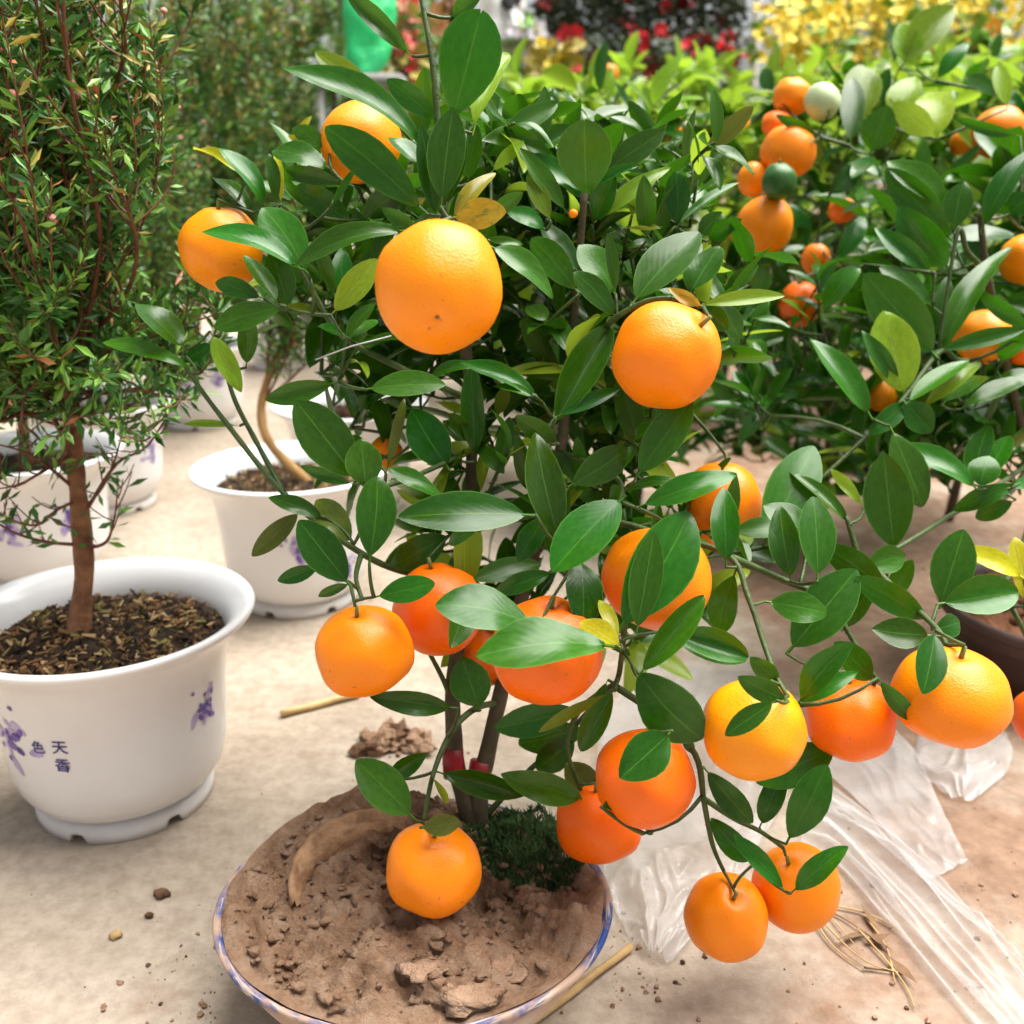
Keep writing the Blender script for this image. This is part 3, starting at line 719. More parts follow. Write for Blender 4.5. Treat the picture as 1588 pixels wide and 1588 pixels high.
# ------------------------------------------------------------------ glazed bowl with clay soil
BX, BY, OV = -0.0605, 0.530, 0.874
def bowl_mat():
    m, n, b, out = newmat('blue_painted_glaze')
    tc = N(n, 'ShaderNodeTexCoord'); sp = N(n, 'ShaderNodeSeparateXYZ'); n.links.new(tc.outputs['Object'], sp.inputs[0])
    x2 = N(n, 'ShaderNodeVectorMath', operation='LENGTH'); cb = N(n, 'ShaderNodeCombineXYZ'); n.links.new(sp.outputs[0], cb.inputs[0]); n.links.new(sp.outputs[1], cb.inputs[1]); n.links.new(cb.outputs[0], x2.inputs[0])
    # stretched brush strokes: noise in (angle, radius)
    at = N(n, 'ShaderNodeMath', operation='ARCTAN2'); n.links.new(sp.outputs[1], at.inputs[0]); n.links.new(sp.outputs[0], at.inputs[1])
    cc = N(n, 'ShaderNodeCombineXYZ'); m1 = N(n, 'ShaderNodeMath', operation='MULTIPLY'); m1.inputs[1].default_value = 3.2; n.links.new(at.outputs[0], m1.inputs[0])
    m2 = N(n, 'ShaderNodeMath', operation='MULTIPLY'); m2.inputs[1].default_value = 420; n.links.new(x2.outputs['Value'], m2.inputs[0]); n.links.new(m1.outputs[0], cc.inputs[0]); n.links.new(m2.outputs[0], cc.inputs[1])
    m3 = N(n, 'ShaderNodeMath', operation='MULTIPLY'); m3.inputs[1].default_value = 260; n.links.new(sp.outputs[2], m3.inputs[0]); n.links.new(m3.outputs[0], cc.inputs[2])
    t = N(n, 'ShaderNodeTexNoise'); t.inputs['Scale'].default_value = 1.0; t.inputs['Detail'].default_value = 5; n.links.new(cc.outputs[0], t.inputs['Vector'])
    st = ramp(n, t.outputs['Fac'], [(0.40, (0, 0, 0)), (0.46, (1, 1, 1))])
    band = ramp(n, sp.outputs[2], [(0.0, (0, 0, 0)), (0.0555, (0, 0, 0)), (0.0600, (1, 1, 1))])
    mu = N(n, 'ShaderNodeMath', operation='MULTIPLY'); n.links.new(st.outputs[0], mu.inputs[0]); n.links.new(band.outputs[0], mu.inputs[1])
    dn = noise_n(n, 38, 6, 0.65); dr = ramp(n, dn.outputs['Fac'], [(0.40, (0, 0, 0)), (0.58, (0.9, 0.9, 0.9))])
    c = mix(n, mu.outputs[0], (0.52, 0.48, 0.44), (0.010, 0.055, 0.25)); c = mix(n, dr.outputs[0], c, (0.46, 0.31, 0.21))
    n.links.new(c, b.inputs['Base Color']); b.inputs['Roughness'].default_value = 0.6
    return m
eb = empty('glazed_bowl', (BX, BY, 0)); tag(eb, 'shallow bowl with blue painted rim holding the orange tree', 'bowl')
prof = [(0.0, 0.004), (0.060, 0.003), (0.066, 0.0), (0.070, 0.004), (0.085, 0.014), (0.102, 0.033), (0.112, 0.050), (0.1185, 0.061), (0.1222, 0.0660), (0.1230, 0.0688), (0.1218, 0.0708), (0.1190, 0.0702), (0.1150, 0.0655), (0.108, 0.055), (0.09, 0.035), (0.0, 0.02)]
V, Fc = lathe(prof, 128); V = [(x, y * OV, z) for x, y, z in V]; mb = MB(); mb.add(V, Fc); mb.build_local('bowl_body', bowl_mat(), eb)
def gauss2(x, y, cx, cy, sx, sy): return math.exp(-((x - cx) / sx) ** 2 - ((y - cy) / sy) ** 2)
def clay_h(x, y):
    r = math.hypot(x, y); p = Vector((x, y, 0))
    z = 0.0705 + 0.008 * gauss2(x, y, -0.02, -0.01, 0.08, 0.07) + 0.022 * gauss2(x, y, -0.050, 0.103, 0.040, 0.028) + 0.010 * gauss2(x, y, 0.0, 0.06, 0.05, 0.03) - 0.010 * gauss2(x, y, -0.005, 0.035, 0.03, 0.028)
    z += 0.006 * gauss2(x, y, -0.02, -0.03, 0.05, 0.04) - 0.008 * gauss2(x, y, 0.07, -0.01, 0.03, 0.05) + 0.004 * gauss2(x, y, 0.03, -0.085, 0.03, 0.02)
    z += 0.0125 * noise.fractal(p * 24 + Vector((3, 1, 0)), 0.60, 2.1, 7)
    cl = noise.noise(p * 46 + Vector((9, 2, 0))); z += 0.007 * max(0, cl) ** 0.6
    z -= 0.010 * max(0, 0.10 - abs(noise.noise(p * 22 + Vector((1, 7, 3))))) / 0.10 * 0.45
    return z
mb = MB(); nr, n = 78, 190; V = [(BX, BY, clay_h(0, 0))]; Fc = []
for i in range(1, nr + 1):
    for k in range(n):
        a = 2 * PI * k / n; rim = 0.1178 + 0.0025 * noise.noise(Vector((math.cos(a) * 4, math.sin(a) * 4, 2)))
        bl = gauss2(math.cos(a), math.sin(a), -0.6, 0.8, 0.5, 0.5); rim += 0.011 * bl
        rr = rim * i / nr; x, y = rr * math.cos(a), rr * math.sin(a); z = clay_h(x, y); q = max(0, (i / nr - 0.86) / 0.14)
        edge = 0.0698 + 0.004 * bl; z = z * (1 - q * q) + edge * q * q + 0.0012 * noise.noise(Vector((x, y, 0)) * 160) * (1 - q)
        V.append((BX + x, BY + y * OV, z))
for k in range(n): Fc.append((0, 1 + k, 1 + (k + 1) % n))
for i in range(nr - 1):
    for k in range(n):
        a = 1 + i * n; b = a + n; Fc.append((a + k, b + k, b + (k + 1) % n, a + (k + 1) % n))
mb.add(V, Fc)
rs = random.Random(5)
for i in range(700):
    a = rs.uniform(0, 2 * PI); rr = 0.109 * math.sqrt(rs.random()); x, y = rr * math.cos(a), rr * math.sin(a); s = rs.choice((.0007, .0009, .0012, .0016, .0022, .0035)) * rs.uniform(.7, 1.3)
    mb.blob((BX + x, BY + y * OV, clay_h(x, y) + s * 0.15), s, i, 6, 0, (1.2, 1, .6), 1.0)
co = mb.build('clay_soil', CLAY_MIX, None, True)
ca = co.data.color_attributes.new('damp', 'FLOAT_COLOR', 'POINT'); dv = []
for p in mb.v:
    x, y = p[0] - BX, (p[1] - BY) / OV
    q = 0.42 * gauss2(x, y, 0.045, 0.02, 0.06, 0.06) + 0.36 * gauss2(x, y, -0.015, 0.045, 0.045, 0.04) + 0.10 * gauss2(x, y, 0.0, -0.03, 0.06, 0.05); dv.extend((q, q, q, 1))
ca.data.foreach_set('color', dv)
tag(co, 'crumbly reddish clay soil heaped in the blue-rimmed bowl', 'soil', kind='stuff')
# flat clods near the front rim
for (px, py, r) in ((722, 1535, 0.017), (770, 1490, 0.015), (655, 1520, 0.011)):
    g = G(px, py, 0.074); g.z = clay_h(g.x - BX, (g.y - BY) / OV) + .001; mb = MB(); mb.blob(g, r, px, 16, 0, (1.1, .8, .22), 0.7); tag(mb.build('clay_clod', CLAY), {722: 'large flat clay clod nearest the front rim of the bowl', 770: 'clay clod just behind the largest one in the bowl', 655: 'smaller clay clod left of the largest one in the bowl'}[px], 'clod', 'clay clods in the bowl')
# curved husk strip half buried in the soil
outer = [(452, 1405, .066), (447, 1368, .075), (458, 1325, .083), (490, 1285, .088), (535, 1262, .090), (585, 1252, .090), (640, 1262, .088)]
inner = [(466, 1400, .066), (468, 1370, .073), (482, 1338, .079), (512, 1308, .083), (552, 1285, .085), (595, 1274, .086), (640, 1276, .085)]
def on_clay(px, py, z, lift):
    for _ in range(4):
        g = G(px, py, z); z = max(z, clay_h(g.x - BX, (g.y - BY) / OV) + lift)
    return G(px, py, z)
oo = smooth_path([on_clay(*p, .003 if i == 0 else .010) for i, p in enumerate(outer)], 6); ii = smooth_path([on_clay(*p, .002 if i == 0 else .007) for i, p in enumerate(inner)], 6); V = []; Fc = []
for a, b in zip(oo, ii):
    V += [a - Vector((0, 0, .014)), a, a.lerp(b, .42) + Vector((0, 0, .0030)), a.lerp(b, .58) + Vector((0, 0, -.0022)), b, b - Vector((0, 0, .012))]
for i in range(len(oo) - 1):
    for k in range(5): Fc.append((i * 6 + k, i * 6 + k + 1, (i + 1) * 6 + k + 1, (i + 1) * 6 + k))
mb = MB(); mb.add(V, Fc); tag(mb.build('husk_strip', HUSK), 'curved tan husk strip half buried in the clay soil', 'husk')
# moss
mb = MB(); rs = random.Random(9); mc = G(815, 1312, 0.074)
for i in range(5200):
    a = rs.uniform(0, 2 * PI); q = math.sqrt(rs.random()); x = mc.x + 0.042 * q * math.cos(a); y = mc.y + 0.034 * q * math.sin(a)
    if noise.noise(Vector((x, y, 0)) * 60) < -0.15 and q > 0.6: continue
    z = clay_h(x - BX, (y - BY) / OV) + 0.003 * (1 - q); d = Vector((rs.gauss(0, .5), rs.gauss(0, .5), 1)).normalized(); l = rs.uniform(.003, .008); s_ = d.orthogonal().normalized() * l * .16
    p = Vector((x, y, z)); mb.add([p - s_, p + s_, p + d * l], [(0, 1, 2)])
tag(mb.build('moss', MOSS, None, False), 'dark green moss patch beside the trunk in the bowl', 'moss', kind='stuff')
t0 = G(683, 1428, .072); mb = MB(); mb.tube([t0, t0 + Vector((.004, .002, .004)), t0 + Vector((.008, .008, .010))], .0013, 5); tag(mb.build('plant_stick', WHITETAG), 'tiny white stick under the orange over the bowl', 'stick')

# ------------------------------------------------------------------ the orange tree in the bowl
T = Tree('orange_tree', G(737, 1288, 0.07), 'small orange tree with red-taped twin stems growing from the bowl')
T.nodes_extra = []
tb = P(737, 1300, .706)
T.limb('trunk', [tb, P(722, 1245, .70), P(708, 1190, .695), P(703, 1130, .69), P(702, 1060, .69), P(715, 960, .69), P(725, 850, .69), P(731, 700, .69), P(725, 560, .68), P(712, 440, .63)], 0.0068, 0.0032)
T.limb('trunk', [tb + Vector((.004, .002, 0)), P(742, 1235, .70), P(757, 1160, .70), P(777, 1070, .70), P(800, 960, .69), P(830, 850, .69), P(868, 700, .68), P(882, 560, .68), P(896, 420, .66), P(906, 300, .64)], 0.0072, 0.0022)
for a, b, r in ((P(702, 1160, .692), P(704, 1205, .694), .0072), (P(747, 1180, .70), P(741, 1215, .70), .0078)):
    mb = MB(); mb.tube([a, a.lerp(b, .5), b], [r, r * 1.04, r], 10); mb.build('tape_band', REDTAPE, T.root)
BR = [
 [(712, 440, .63), (690, 335, .585), (678, 180, .578), (671, 100, .575), (655, 5, .575), (640, -70, .575)],
 [(702, 1100, .69), (690, 1060, .685), (662, 1005, .67), (640, 960, .66)],
 [(745, 1275, .704), (800, 1215, .70), (868, 1150, .69), (925, 1090, .64), (955, 1060, .60), (965, 1010, .58), (972, 950, .565)],
 [(955, 1065, .60), (1020, 1110, .60), (1078, 1170, .60), (1092, 1245, .61), (1105, 1310, .62), (1122, 1350, .625)],
 [(1094, 1240, .61), (1140, 1270, .62), (1180, 1290, .63), (1215, 1315, .632)],
 [(830, 850, .69), (930, 810, .65), (1030, 830, .63), (1130, 862, .61), (1160, 925, .595), (1188, 1008, .58), (1204, 1050, .565), (1222, 1080, .556)],
 [(1135, 865, .61), (1215, 900, .63), (1285, 930, .63), (1312, 975, .625), (1345, 1030, .615), (1362, 1058, .61)],
 [(719, 900, .69), (620, 885, .67), (540, 845, .655), (440, 765, .65), (350, 655, .655), (310, 602, .655), (283, 562, .655)],
 [(440, 765, .65), (400, 690, .66), (366, 625, .66), (350, 575, .66)],
 [(727, 620, .68), (620, 570, .66), (530, 520, .65), (490, 460, .645), (462, 412, .64)],
 [(882, 560, .68), (930, 520, .64), (952, 495, .60), (1000, 468, .585), (1040, 462, .575)],
 [(868, 700, .68), (940, 730, .62), (965, 755, .59), (960, 780, .57)],
 [(560, 860, .65), (552, 895, .62), (562, 930, .605)],
 [(770, 1090, .70), (735, 1100, .66), (700, 1135, .635), (672, 1200, .612), (657, 1275, .602)],
 [(896, 420, .66), (860, 360, .65), (848, 340, .64)],
 [(731, 700, .69), (640, 740, .63), (590, 760, .60), (572, 800, .59)],
 [(880, 600, .68), (858, 650, .62), (845, 720, .59)],
 [(955, 1060, .60), (900, 1100, .62), (880, 1160, .63), (905, 1235, .64)],
]
for b in BR:
    T.limb('branch', [P(*p) for p in b], 0.0024 if len(b) > 4 else 0.0019, 0.0013, TWIG, 6)
ROWS = [  # base x, y, tip x, y, width, class, depth, tip depth change, roll, shape
 (703, 180, 748, 14, 92, 'd', .575, -.02, -4, 4), (737, 193, 783, 62, 38, 'g', .585, .02, 30), (650, 217, 476, 54, 36, 'l', .575, -.03, 50, 8), (582, 155, 488, 73, 36, 'g', .66, 0, 20),
 (674, 184, 604, 122, 36, 'm', .585), (630, 78, 533, -18, 30, 'm', .575), (650, 320, 503, 190, 62, 'd', .585, -.015, 6, 1), (685, 306, 700, 163, 58, 'm', .57, -.005, 10, 0), (675, 330, 653, 193, 32, 'd', .58),
 (650, 252, 606, 205, 28, 'l', .59, 0, 50), (692, 312, 721, 200, 28, 'd', .58), (726, 277, 738, 193, 30, 'm', .60), (705, 334, 764, 253, 25, 'a', .565, 0, 20), (707, 337, 778, 326, 46, 'a', .555, -.01, 5, 3),
 (620, 357, 449, 368, 31, 'l', .54, -.01, 46, 8), (506, 258, 422, 216, 34, 'l', .63), (506, 226, 452, 195, 28, 'm', .64), (455, 216, 483, 178, 10, 'y', .65), (472, 223, 446, 209, 10, 'y', .65), (428, 312, 421, 237, 20, 'm', .64), (436, 310, 430, 231, 13, 'y', .645),
 (528, 283, 437, 262, 26, 'd', .63), (474, 420, 407, 312, 60, 'm', .61, 0, 12, 1), (543, 342, 455, 288, 44, 'd', .67), (562, 337, 622, 290, 42, 'd', .66), (516, 316, 551, 259, 11, 'm', .62), (642, 351, 595, 326, 22, 'd', .60), (702, 24, 744, -8, 26, 'm', .58),
 (373, 267, 295, 213, 19, 'y', .645, .02, 35), (409, 314, 361, 214, 28, 'l', .64), (388, 325, 331, 262, 26, 'l', .645), (457, 409, 327, 320, 33, 'l', .60, -.01, 48, 8), (428, 465, 383, 391, 26, 'l', .61), (446, 472, 421, 388, 45, 'd', .62), (402, 460, 329, 432, 30, 'm', .62, 0, 10, 3),
 (434, 478, 331, 503, 40, 'm', .61), (281, 535, 217, 459, 46, 'l', .645, .0, 46), (292, 568, 154, 514, 25, 'm', .64, 0, 30), (283, 561, 323, 534, 22, 'm', .655), (330, 522, 374, 607, 32, 'g', .65, 0, 0), (382, 562, 386, 480, 30, 'd', .67),
 (517, 454, 490, 368, 22, 'm', .63), (530, 458, 533, 382, 32, 'd', .65), (520, 481, 585, 400, 42, 'g', .62, 0, 5), (537, 519, 578, 467, 20, 'l', .62), (540, 523, 583, 489, 18, 'l', .625), (514, 595, 405, 620, 35, 'd', .63), (363, 660, 279, 654, 12, 'g', .66),
 (576, 602, 687, 589, 38, 'l', .60, -.01, 40), (549, 737, 459, 620, 74, 'd', .60, -.01, 4, 0), (567, 752, 560, 680, 56, 'm', .585, 0, 5, 2), (601, 724, 627, 616, 17, 'o', .60), (543, 749, 465, 725, 20, 'd', .60), (599, 726, 688, 761, 28, 'm', .60, 0, 30),
 (831, 616, 729, 538, 25, 'l', .61), (826, 613, 766, 592, 16, 'l', .605), (738, 568, 658, 567, 18, 'l', .625), (692, 722, 638, 633, 62, 'd', .66), (736, 702, 730, 560, 36, 'd', .67), (772, 642, 786, 598, 22, 'g', .70),
 (863, 652, 948, 499, 56, 'm', .60, .01, 8, 7), (871, 642, 961, 600, 22, 'm', .595), (862, 685, 802, 648, 33, 'd', .60), (865, 832, 831, 668, 59, 'd', .58, 0, 4, 5), (888, 751, 975, 693, 50, 'd', .59, 0, 4), (993, 731, 1073, 616, 56, 'd', .575, 0, 6),
 (1000, 782, 1140, 726, 42, 'm', .57, -.01, 15), (980, 752, 1046, 737, 16, 'l', .585), (960, 777, 855, 877, 72, 'm', .565, -.02, 26, 0), (967, 966, 1074, 793, 96, 'd', .555, .0, -4, 1), (989, 970, 1015, 824, 50, 'd', .545, 0, -2, 0),
 (960, 1002, 907, 963, 38, 'y', .545, -.005, 20, 3), (958, 990, 931, 925, 22, 'y', .55), (938, 1000, 750, 985, 63, 'l', .535, -.02, 44, 3), (822, 967, 686, 922, 64, 'l', .55, -.015, 44, 1), (852, 889, 764, 915, 30, 'm', .58), (900, 871, 913, 964, 56, 'm', .575, -.02, 25),
 (848, 800, 802, 862, 36, 'm', .60), (998, 1038, 1093, 923, 44, 'd', .56, .0, -3, 7), (1046, 982, 1164, 1018, 46, 'd', .58, 0, 10, 7), (1138, 893, 1108, 986, 46, 'm', .62), (990, 1044, 1086, 1152, 84, 'd', .57, -.01, -12, 1), (949, 1075, 899, 1166, 38, 'm', .58, 0, 5, 7), (942, 1077, 830, 1134, 18, 'g', .585),
 (892, 1102, 764, 1132, 50, 'd', .62), (742, 1095, 716, 1020, 62, 'd', .65, 0, -6, 2), (574, 862, 586, 738, 62, 'd', .575, 0, -2), (537, 901, 462, 806, 60, 'd', .59, 0, -2, 0), (497, 800, 422, 764, 26, 'm', .605), (543, 837, 485, 763, 46, 'o', .60), (461, 798, 389, 863, 32, 'o', .61),
 (492, 880, 429, 902, 25, 'd', .61), (539, 906, 491, 925, 16, 'd', .605), (588, 924, 669, 901, 40, 'm', .585), (813, 798, 621, 791, 60, 'm', .56, -.02, 30, 0), (736, 825, 689, 841, 22, 'm', .60), (698, 1097, 574, 1081, 36, 'd', .615), (692, 832, 610, 880, 50, 'd', .66),
 (635, 1262, 554, 1178, 62, 'd', .60, 0, 6, 0), (605, 1207, 658, 1172, 30, 'd', .64), (688, 1200, 814, 1238, 40, 'd', .655, 0, -8), (900, 1238, 780, 1203, 46, 'd', .63), (926, 1236, 878, 1183, 48, 'o', .64), (672, 1208, 698, 1250, 11, 'g', .60), (657, 1283, 714, 1279, 32, 'o', .575, 0, -10),
 (1036, 1140, 963, 1207, 66, 'd', .548, -.01, -8, 2), (935, 1250, 972, 1243, 22, 'd', .57), (1000, 1292, 1016, 1286, 12, 'd', .585), (902, 1130, 797, 1160, 52, 'd', .66), (890, 1150, 829, 1196, 46, 'd', .66),
 (1206, 1056, 1164, 1021, 30, 'd', .565), (1216, 1085, 1153, 1056, 36, 'd', .535), (1197, 1091, 1124, 1139, 34, 'm', .525, 0, 10), (1241, 1086, 1310, 998, 42, 'm', .575), (1352, 1052, 1302, 1000, 42, 'm', .61), (1240, 1087, 1325, 1044, 28, 'd', .585), (1367, 1058, 1421, 1124, 28, 'd', .565),
 (1098, 1198, 1169, 1284, 40, 'd', .605), (1181, 1276, 1216, 1198, 36, 'd', .63), (1224, 1299, 1276, 1196, 56, 'd', .61), (1162, 1336, 1110, 1279, 38, 'd', .61), (1213, 1376, 1149, 1299, 28, 'm', .585), (1233, 1379, 1301, 1318, 36, 'm', .575), (1292, 1162, 1178, 1213, 60, 'd', .63),
 (909, 302, 905, 187, 82, 'd', .65, -.025, -8, 4), (941, 263, 1032, 199, 40, 'm', .66), (862, 247, 761, 182, 25, 'm', .66), (905, 307, 822, 225, 28, 'l', .65), (874, 322, 809, 227, 28, 'm', .645), (852, 337, 819, 267, 28, 'g', .64, 0, 10), (842, 353, 794, 315, 26, 'l', .64), (892, 448, 822, 366, 46, 'd', .63, 0, 0, 1),
 (894, 418, 842, 340, 32, 'l', .64), (766, 384, 868, 437, 35, 'l', .56, 0, 40, 8), (756, 371, 813, 376, 14, 'm', .57), (952, 453, 910, 373, 46, 'l', .62), (954, 448, 945, 361, 19, 'm', .61), (952, 488, 895, 419, 36, 'm', .61), (988, 461, 1081, 348, 64, 'm', .60, .01, 34, 0), (1072, 451, 1114, 378, 48, 'l', .62),
 (1002, 365, 999, 272, 31, 'm', .66), (921, 342, 952, 272, 36, 'm', .66), (931, 337, 1038, 245, 25, 'g', .66), (921, 292, 988, 247, 12, 'l', .65), (1050, 347, 1047, 265, 40, 'd', .68), (1055, 345, 1144, 272, 14, 'l', .67), (1093, 472, 1220, 452, 23, 'g', .62, 0, 25), (1086, 474, 1039, 447, 20, 'a', .57),
 (848, 496, 817, 472, 26, 'l', .64), (1085, 365, 1120, 328, 30, 'm', .69), (1100, 372, 1145, 340, 26, 'm', .69), (1093, 476, 1128, 512, 34, 'd', .64), (1118, 470, 1152, 520, 34, 'l', .66), (766, 263, 813, 216, 20, 'g', .64), (765, 330, 807, 301, 24, 'd', .63), (756, 242, 802, 184, 36, 'd', .67),
 (1126, 868, 1126, 755, 44, 'd', .60, 0, 5), (1225, 892, 1209, 785, 46, 'd', .62, 0, 0), (1268, 889, 1266, 767, 55, 'm', .60, 0.01, 20, 0), (1250, 832, 1203, 774, 40, 'l', .65), (1190, 834, 1266, 684, 76, 'd', .68, 0.02, 0, 0), (1230, 1002, 1331, 881, 76, 'd', .62, 0, 0, 0), (1195, 934, 1284, 948, 48, 'm', .60, -.01, 10),
 (1047, 990, 1162, 1022, 40, 'm', .585), (1310, 972, 1352, 905, 32, 'm', .66), (940, 1060, 912, 1120, 20, 'd', .60), (1075, 1168, 1060, 1140, 16, 'd', .60),
]
T.traced(ROWS, .60)
# fruit of this tree
fr = lambda *a, **k: fruit(*a, tree=T, **k)
fr('orange', 'largest orange, bright yellow-topped, in the upper middle', 681, 445, 100, 106, .50, 3, ORANGE, bottom=(684, 511))
fr('orange', 'big orange right of centre with dimple facing the upper right', 1033, 552, 83, 84, .575, 0, ORANGE, pole=(1080, 511))
fr('orange', 'orange at the far left of the crown under a pale leaf', 344, 386, 64, 64, .655, 0, ORANGE, group=None)
fr('orange', 'orange high up behind the long dark leaf', 560, 222, 61, 72, .655, 3, ORANGE, bottom=(533, 246))
fr('orange', 'round yellow-orange fruit hanging lowest left on a pale green stalk', 564, 1009, 76, 70, .60, 1, ORANGE)
fr('orange', 'reddish orange directly behind the yellow-orange one at left', 681, 945, 72, 72, .65, 0, ORANGE_RED)
fr('orange', 'red-orange fruit under two pale overlapping leaves', 848, 1008, 87, 82, .575, 1, ORANGE_RED, pole=(855, 935))
fr('orange', 'sliver of red fruit between the two leaf-shaded oranges', 757, 1012, 50, 52, .71, 0, ORANGE_RED)
fr('orange', 'orange half covered by two big dark leaves', 1020, 896, 86, 76, .61, 0, ORANGE)
fr('orange', 'orange behind a bright leaf above the half covered one', 1118, 784, 62, 74, .72, 3, ORANGE)
fr('orange', 'orange with a small leaf lying across its face', 1169, 1131, 80, 77, .57, 0, ORANGE)
fr('orange', 'middle orange of the row of three at lower right', 1320, 1115, 70, 64, .62, 1, ORANGE_RED)
fr('orange', 'red-flushed orange behind a round dark leaf', 1000, 1206, 77, 76, .585, 0, ORANGE_RED)
fr('orange', 'red-orange fruit overhanging the right rim of the bowl', 928, 1274, 67, 62, .645, 1, ORANGE_RED)
fr('orange', 'orange hanging in front of the bowl soil', 672, 1345, 75, 68, .60, 1, ORANGE)
fr('orange', 'lowest orange in the picture with its stalk end showing', 1127, 1422, 65, 66, .63, 0, ORANGE, pole=(1129, 1374))
fr('orange', 'orange paired with the lowest one under two small leaves', 1236, 1376, 67, 65, .645, 0, ORANGE, pole=(1212, 1325))
fr('orange', 'tiny orange glimpse between dark leaves left of the stems', 598, 703, 26, 30, .72, 0, ORANGE)
# inner leaves that close the crown
def inside(x, y):
    return ((x - 745) / 330) ** 2 + ((y - 490) / 275) ** 2 < 1 or ((x - 900) / 230) ** 2 + ((y - 850) / 170) ** 2 < 1 or ((x - 1010) / 190) ** 2 + ((y - 440) / 210) ** 2 < 1 or ((x - 480) / 80) ** 2 + ((y - 380) / 120) ** 2 < 1
k = 0
while k < 250:
    x, y = rnd(430, 1230), rnd(140, 1010)
    if not inside(x, y) or (x > 1090 and y < 440): continue
    k += 1
    d = rnd(.665, .84)
    o = P(x, y, d); up = Vector((rnd(-.6, .6), rnd(-.5, .5), rnd(.1, 1)))
    T.shoot(o, up, rnd(.02, .04), random.choice((4, 5, 6)), rnd(.032, .054), 0.11, wide=.37)
T.finish()
# thin tie wire across the crown
mb = MB(); mb.tube([P(489, 558, .60), P(545, 537, .60), P(607, 521, .60)], .0005, 4); tag(mb.build('tie_wire', WIRE), 'thin grey wire left below the largest orange', 'wire')

# ------------------------------------------------------------------ orange tree at the right, in a dark pot
def dark_pot(x, y, r, h, label, soil_label, seed):
    e = empty('nursery_pot', (x, y, 0)); tag(e, label, 'pot', 'dark nursery pots')
    V, Fc = lathe([(0, .002), (r * .72, 0), (r * .75, .004), (r * .93, h * .86), (r * 1.0, h * .87), (r * 1.02, h * .93), (r * 1.0, h), (r * .95, h), (r * .93, h * .86), (r * .9, h * .7)], 64)
    mb = MB(); mb.add(V, Fc); mb.build_local('pot_body', DARKPOT, e)
    mb = MB(); n, nr = 48, 16; V = [(x, y, h * .95)]; Fc = []
    for i in range(1, nr + 1):
        for k in range(n):
            a = 2 * PI * k / n; rr = r * .935 * i / nr; p = Vector((rr * math.cos(a), rr * math.sin(a), 0))
            V.append((x + p.x, y + p.y, h * .9 + .02 * (1 - (i / nr) ** 2) + .012 * noise.fractal(p * 40 + Vector((seed, 0, 0)), .8, 2, 4) * (1 - .7 * (i == nr))))
    for k in range(n): Fc.append((0, 1 + k, 1 + (k + 1) % n))
    for i in range(nr - 1):
        for k in range(n):
            a = 1 + i * n; b = a + n; Fc.append((a + k, b + k, b + (k + 1) % n, a + (k + 1) % n))
    mb.add(V, Fc)
    rs = random.Random(seed)
    for i in range(120):
        a = rs.uniform(0, 6.28); rr = r * .88 * math.sqrt(rs.random()); mb.blob((x + rr * math.cos(a), y + rr * math.sin(a), h * .9 + .018 * (1 - (rr / r) ** 2)), rs.uniform(.002, .007), i, 6, 0, (1, 1, .8), .5)
    tag(mb.build('red_soil', RED_SOIL), soil_label, 'soil', kind='stuff')
RX, RY = 0.556, 0.955
dark_pot(RX, RY, .115, .085, 'low dark brown pot cut by the right edge', 'crumbly red soil in the dark pot at the right edge', 21)
R = Tree('orange_tree', (RX, RY, .09), 'orange tree at the right edge reaching in with dark leaves'); R.nodes_extra = []
R.limb('trunk', [(RX, RY, .085), (RX - .005, RY - .005, .15), (RX - .015, RY - .02, .23), P(1600, 700, .95), P(1560, 560, .90), P(1530, 420, .86), P(1520, 330, .85)], .007, .0025)
RB = [[(1600, 715, .95), (1560, 770, .84), (1500, 785, .78), (1400, 845, .71), (1335, 878, .68)],
 [(1345, 872, .68), (1400, 925, .645), (1450, 972, .61), (1468, 1000, .59)],
 [(1555, 560, .90), (1490, 560, .82), (1458, 545, .80), (1400, 620, .77), (1340, 680, .77), (1270, 745, .76)],
 [(1530, 420, .86), (1500, 390, .80), (1485, 360, .79), (1455, 545, .80)],
 [(1600, 715, .95), (1550, 750, .80), (1520, 755, .76)], [(1335, 878, .68), (1312, 800, .68)], [(1600, 800, .95), (1560, 900, .8), (1470, 932, .68)]]
for b in RB: R.limb('branch', [P(*p) for p in b], .0026, .0014, TWIG, 6)
